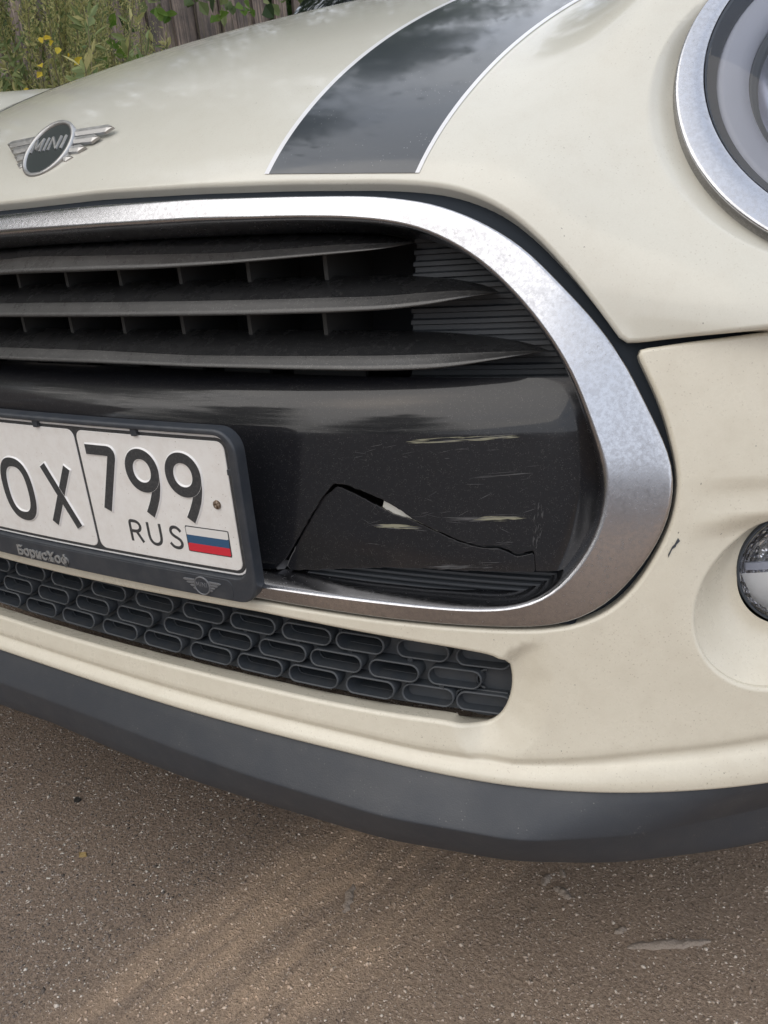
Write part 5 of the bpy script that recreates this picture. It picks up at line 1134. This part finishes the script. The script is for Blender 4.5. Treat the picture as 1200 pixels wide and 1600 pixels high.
lump('clay_smear', 'short upright clay smear below the middle of the lip', 'clay', 538, 1428, 552, 1382, .011, .0035, 'clay', 'clay smears on the asphalt')
lump('clay_smear', 'crumbled clay lump under the front corner of the lip', 'clay', 866, 1386, 893, 1404, .012, .005, 'clay', 'clay smears on the asphalt')
lump('clay_smear', 'small clay crumb just left of the crumbled lump', 'clay', 848, 1384, 858, 1366, .010, .004, 'clay', 'clay smears on the asphalt')
lump('clay_smear', 'tiny clay ridge nearest to the lip corner', 'clay', 876, 1358, 882, 1372, .007, .003, 'clay', 'clay smears on the asphalt')
lump('clay_smear', 'flat clay crumb between the lump and the long smear', 'clay', 960, 1458, 978, 1450, .009, .003, 'clay', 'clay smears on the asphalt')
def chip(name, label, cat, u, v, size, m, group=None):
    c = gpt(u, v); mb = MB(); P = [(size * rg.uniform(.4, 1) * math.cos(a), size * rg.uniform(.3, .8) * math.sin(a), rg.uniform(.0015, .004)) for a in [k * 6.2832 / 7 for k in range(7)]]; Q = [(x * 1.05, y * 1.05, .0002) for x, y, z in P]; mb.add(P + Q, [tuple(range(7))] + [(k, k + 7, (k + 1) % 7 + 7, (k + 1) % 7) for k in range(7)]); ob = mb.build(name, M[m], None, False); ob.location = (c[0], c[1], 0); tag(ob, label, cat, group)
chip('dry_leaf_scrap', 'tan scrap of dry leaf on the dark asphalt at the left', 'leaf', 130, 1336, .006, 'dryleaf')
chip('dark_scrap', 'small black scrap on the asphalt below the lip at the left', 'scrap', 122, 1251, .007, 'twigm')
def grit_mesh(n):
    # loose and embedded grains of the asphalt: flattened, turned octahedra lying in the surface
    x = rng.uniform(-.75, 1.05, n * 3); y = rng.uniform(-.30, .62, n * 3); keep = rng.random(n * 3) < np.clip(1.15 - .9 * (y + .2), .25, 1); x, y = x[keep][:n], y[keep][:n]; n = len(x)
    s = np.exp(rng.normal(math.log(.00105), .38, n)); s = np.clip(s, .0005, .0032); hgt = s * rng.uniform(.3, .75, n); a = rng.uniform(0, 6.2832, n); el_ = rng.uniform(.6, 1.4, n)
    V = np.zeros((n, 6, 3))
    for k in range(4):
        t = a + k * math.pi / 2; r_ = s * rng.uniform(.65, 1.15, n) * (el_ if k % 2 else 1 / el_); V[:, k] = np.c_[x + r_ * np.cos(t), y + r_ * np.sin(t), hgt * rng.uniform(-.15, .35, n)]
    V[:, 4] = np.c_[x + s * rng.uniform(-.3, .3, n), y + s * rng.uniform(-.3, .3, n), hgt]; V[:, 5] = np.c_[x, y, -hgt]
    F = np.array([(0, 1, 4), (1, 2, 4), (2, 3, 4), (3, 0, 4), (1, 0, 5), (2, 1, 5), (3, 2, 5), (0, 3, 5)]); F = (F[None] + 6 * np.arange(n)[:, None, None]).reshape(-1, 3)
    me = bpy.data.meshes.new('grit'); me.vertices.add(n * 6); me.vertices.foreach_set('co', V.ravel()); me.loops.add(len(F) * 3); me.loops.foreach_set('vertex_index', F.ravel().astype(np.int32))
    me.polygons.add(len(F)); me.polygons.foreach_set('loop_start', np.arange(0, len(F) * 3, 3, dtype=np.int32)); me.polygons.foreach_set('loop_total', np.full(len(F), 3, np.int32)); me.update(); me.validate(); return link('grit', me, M['peb'])
pg = grit_mesh(90000); pg['kind'] = 'stuff'
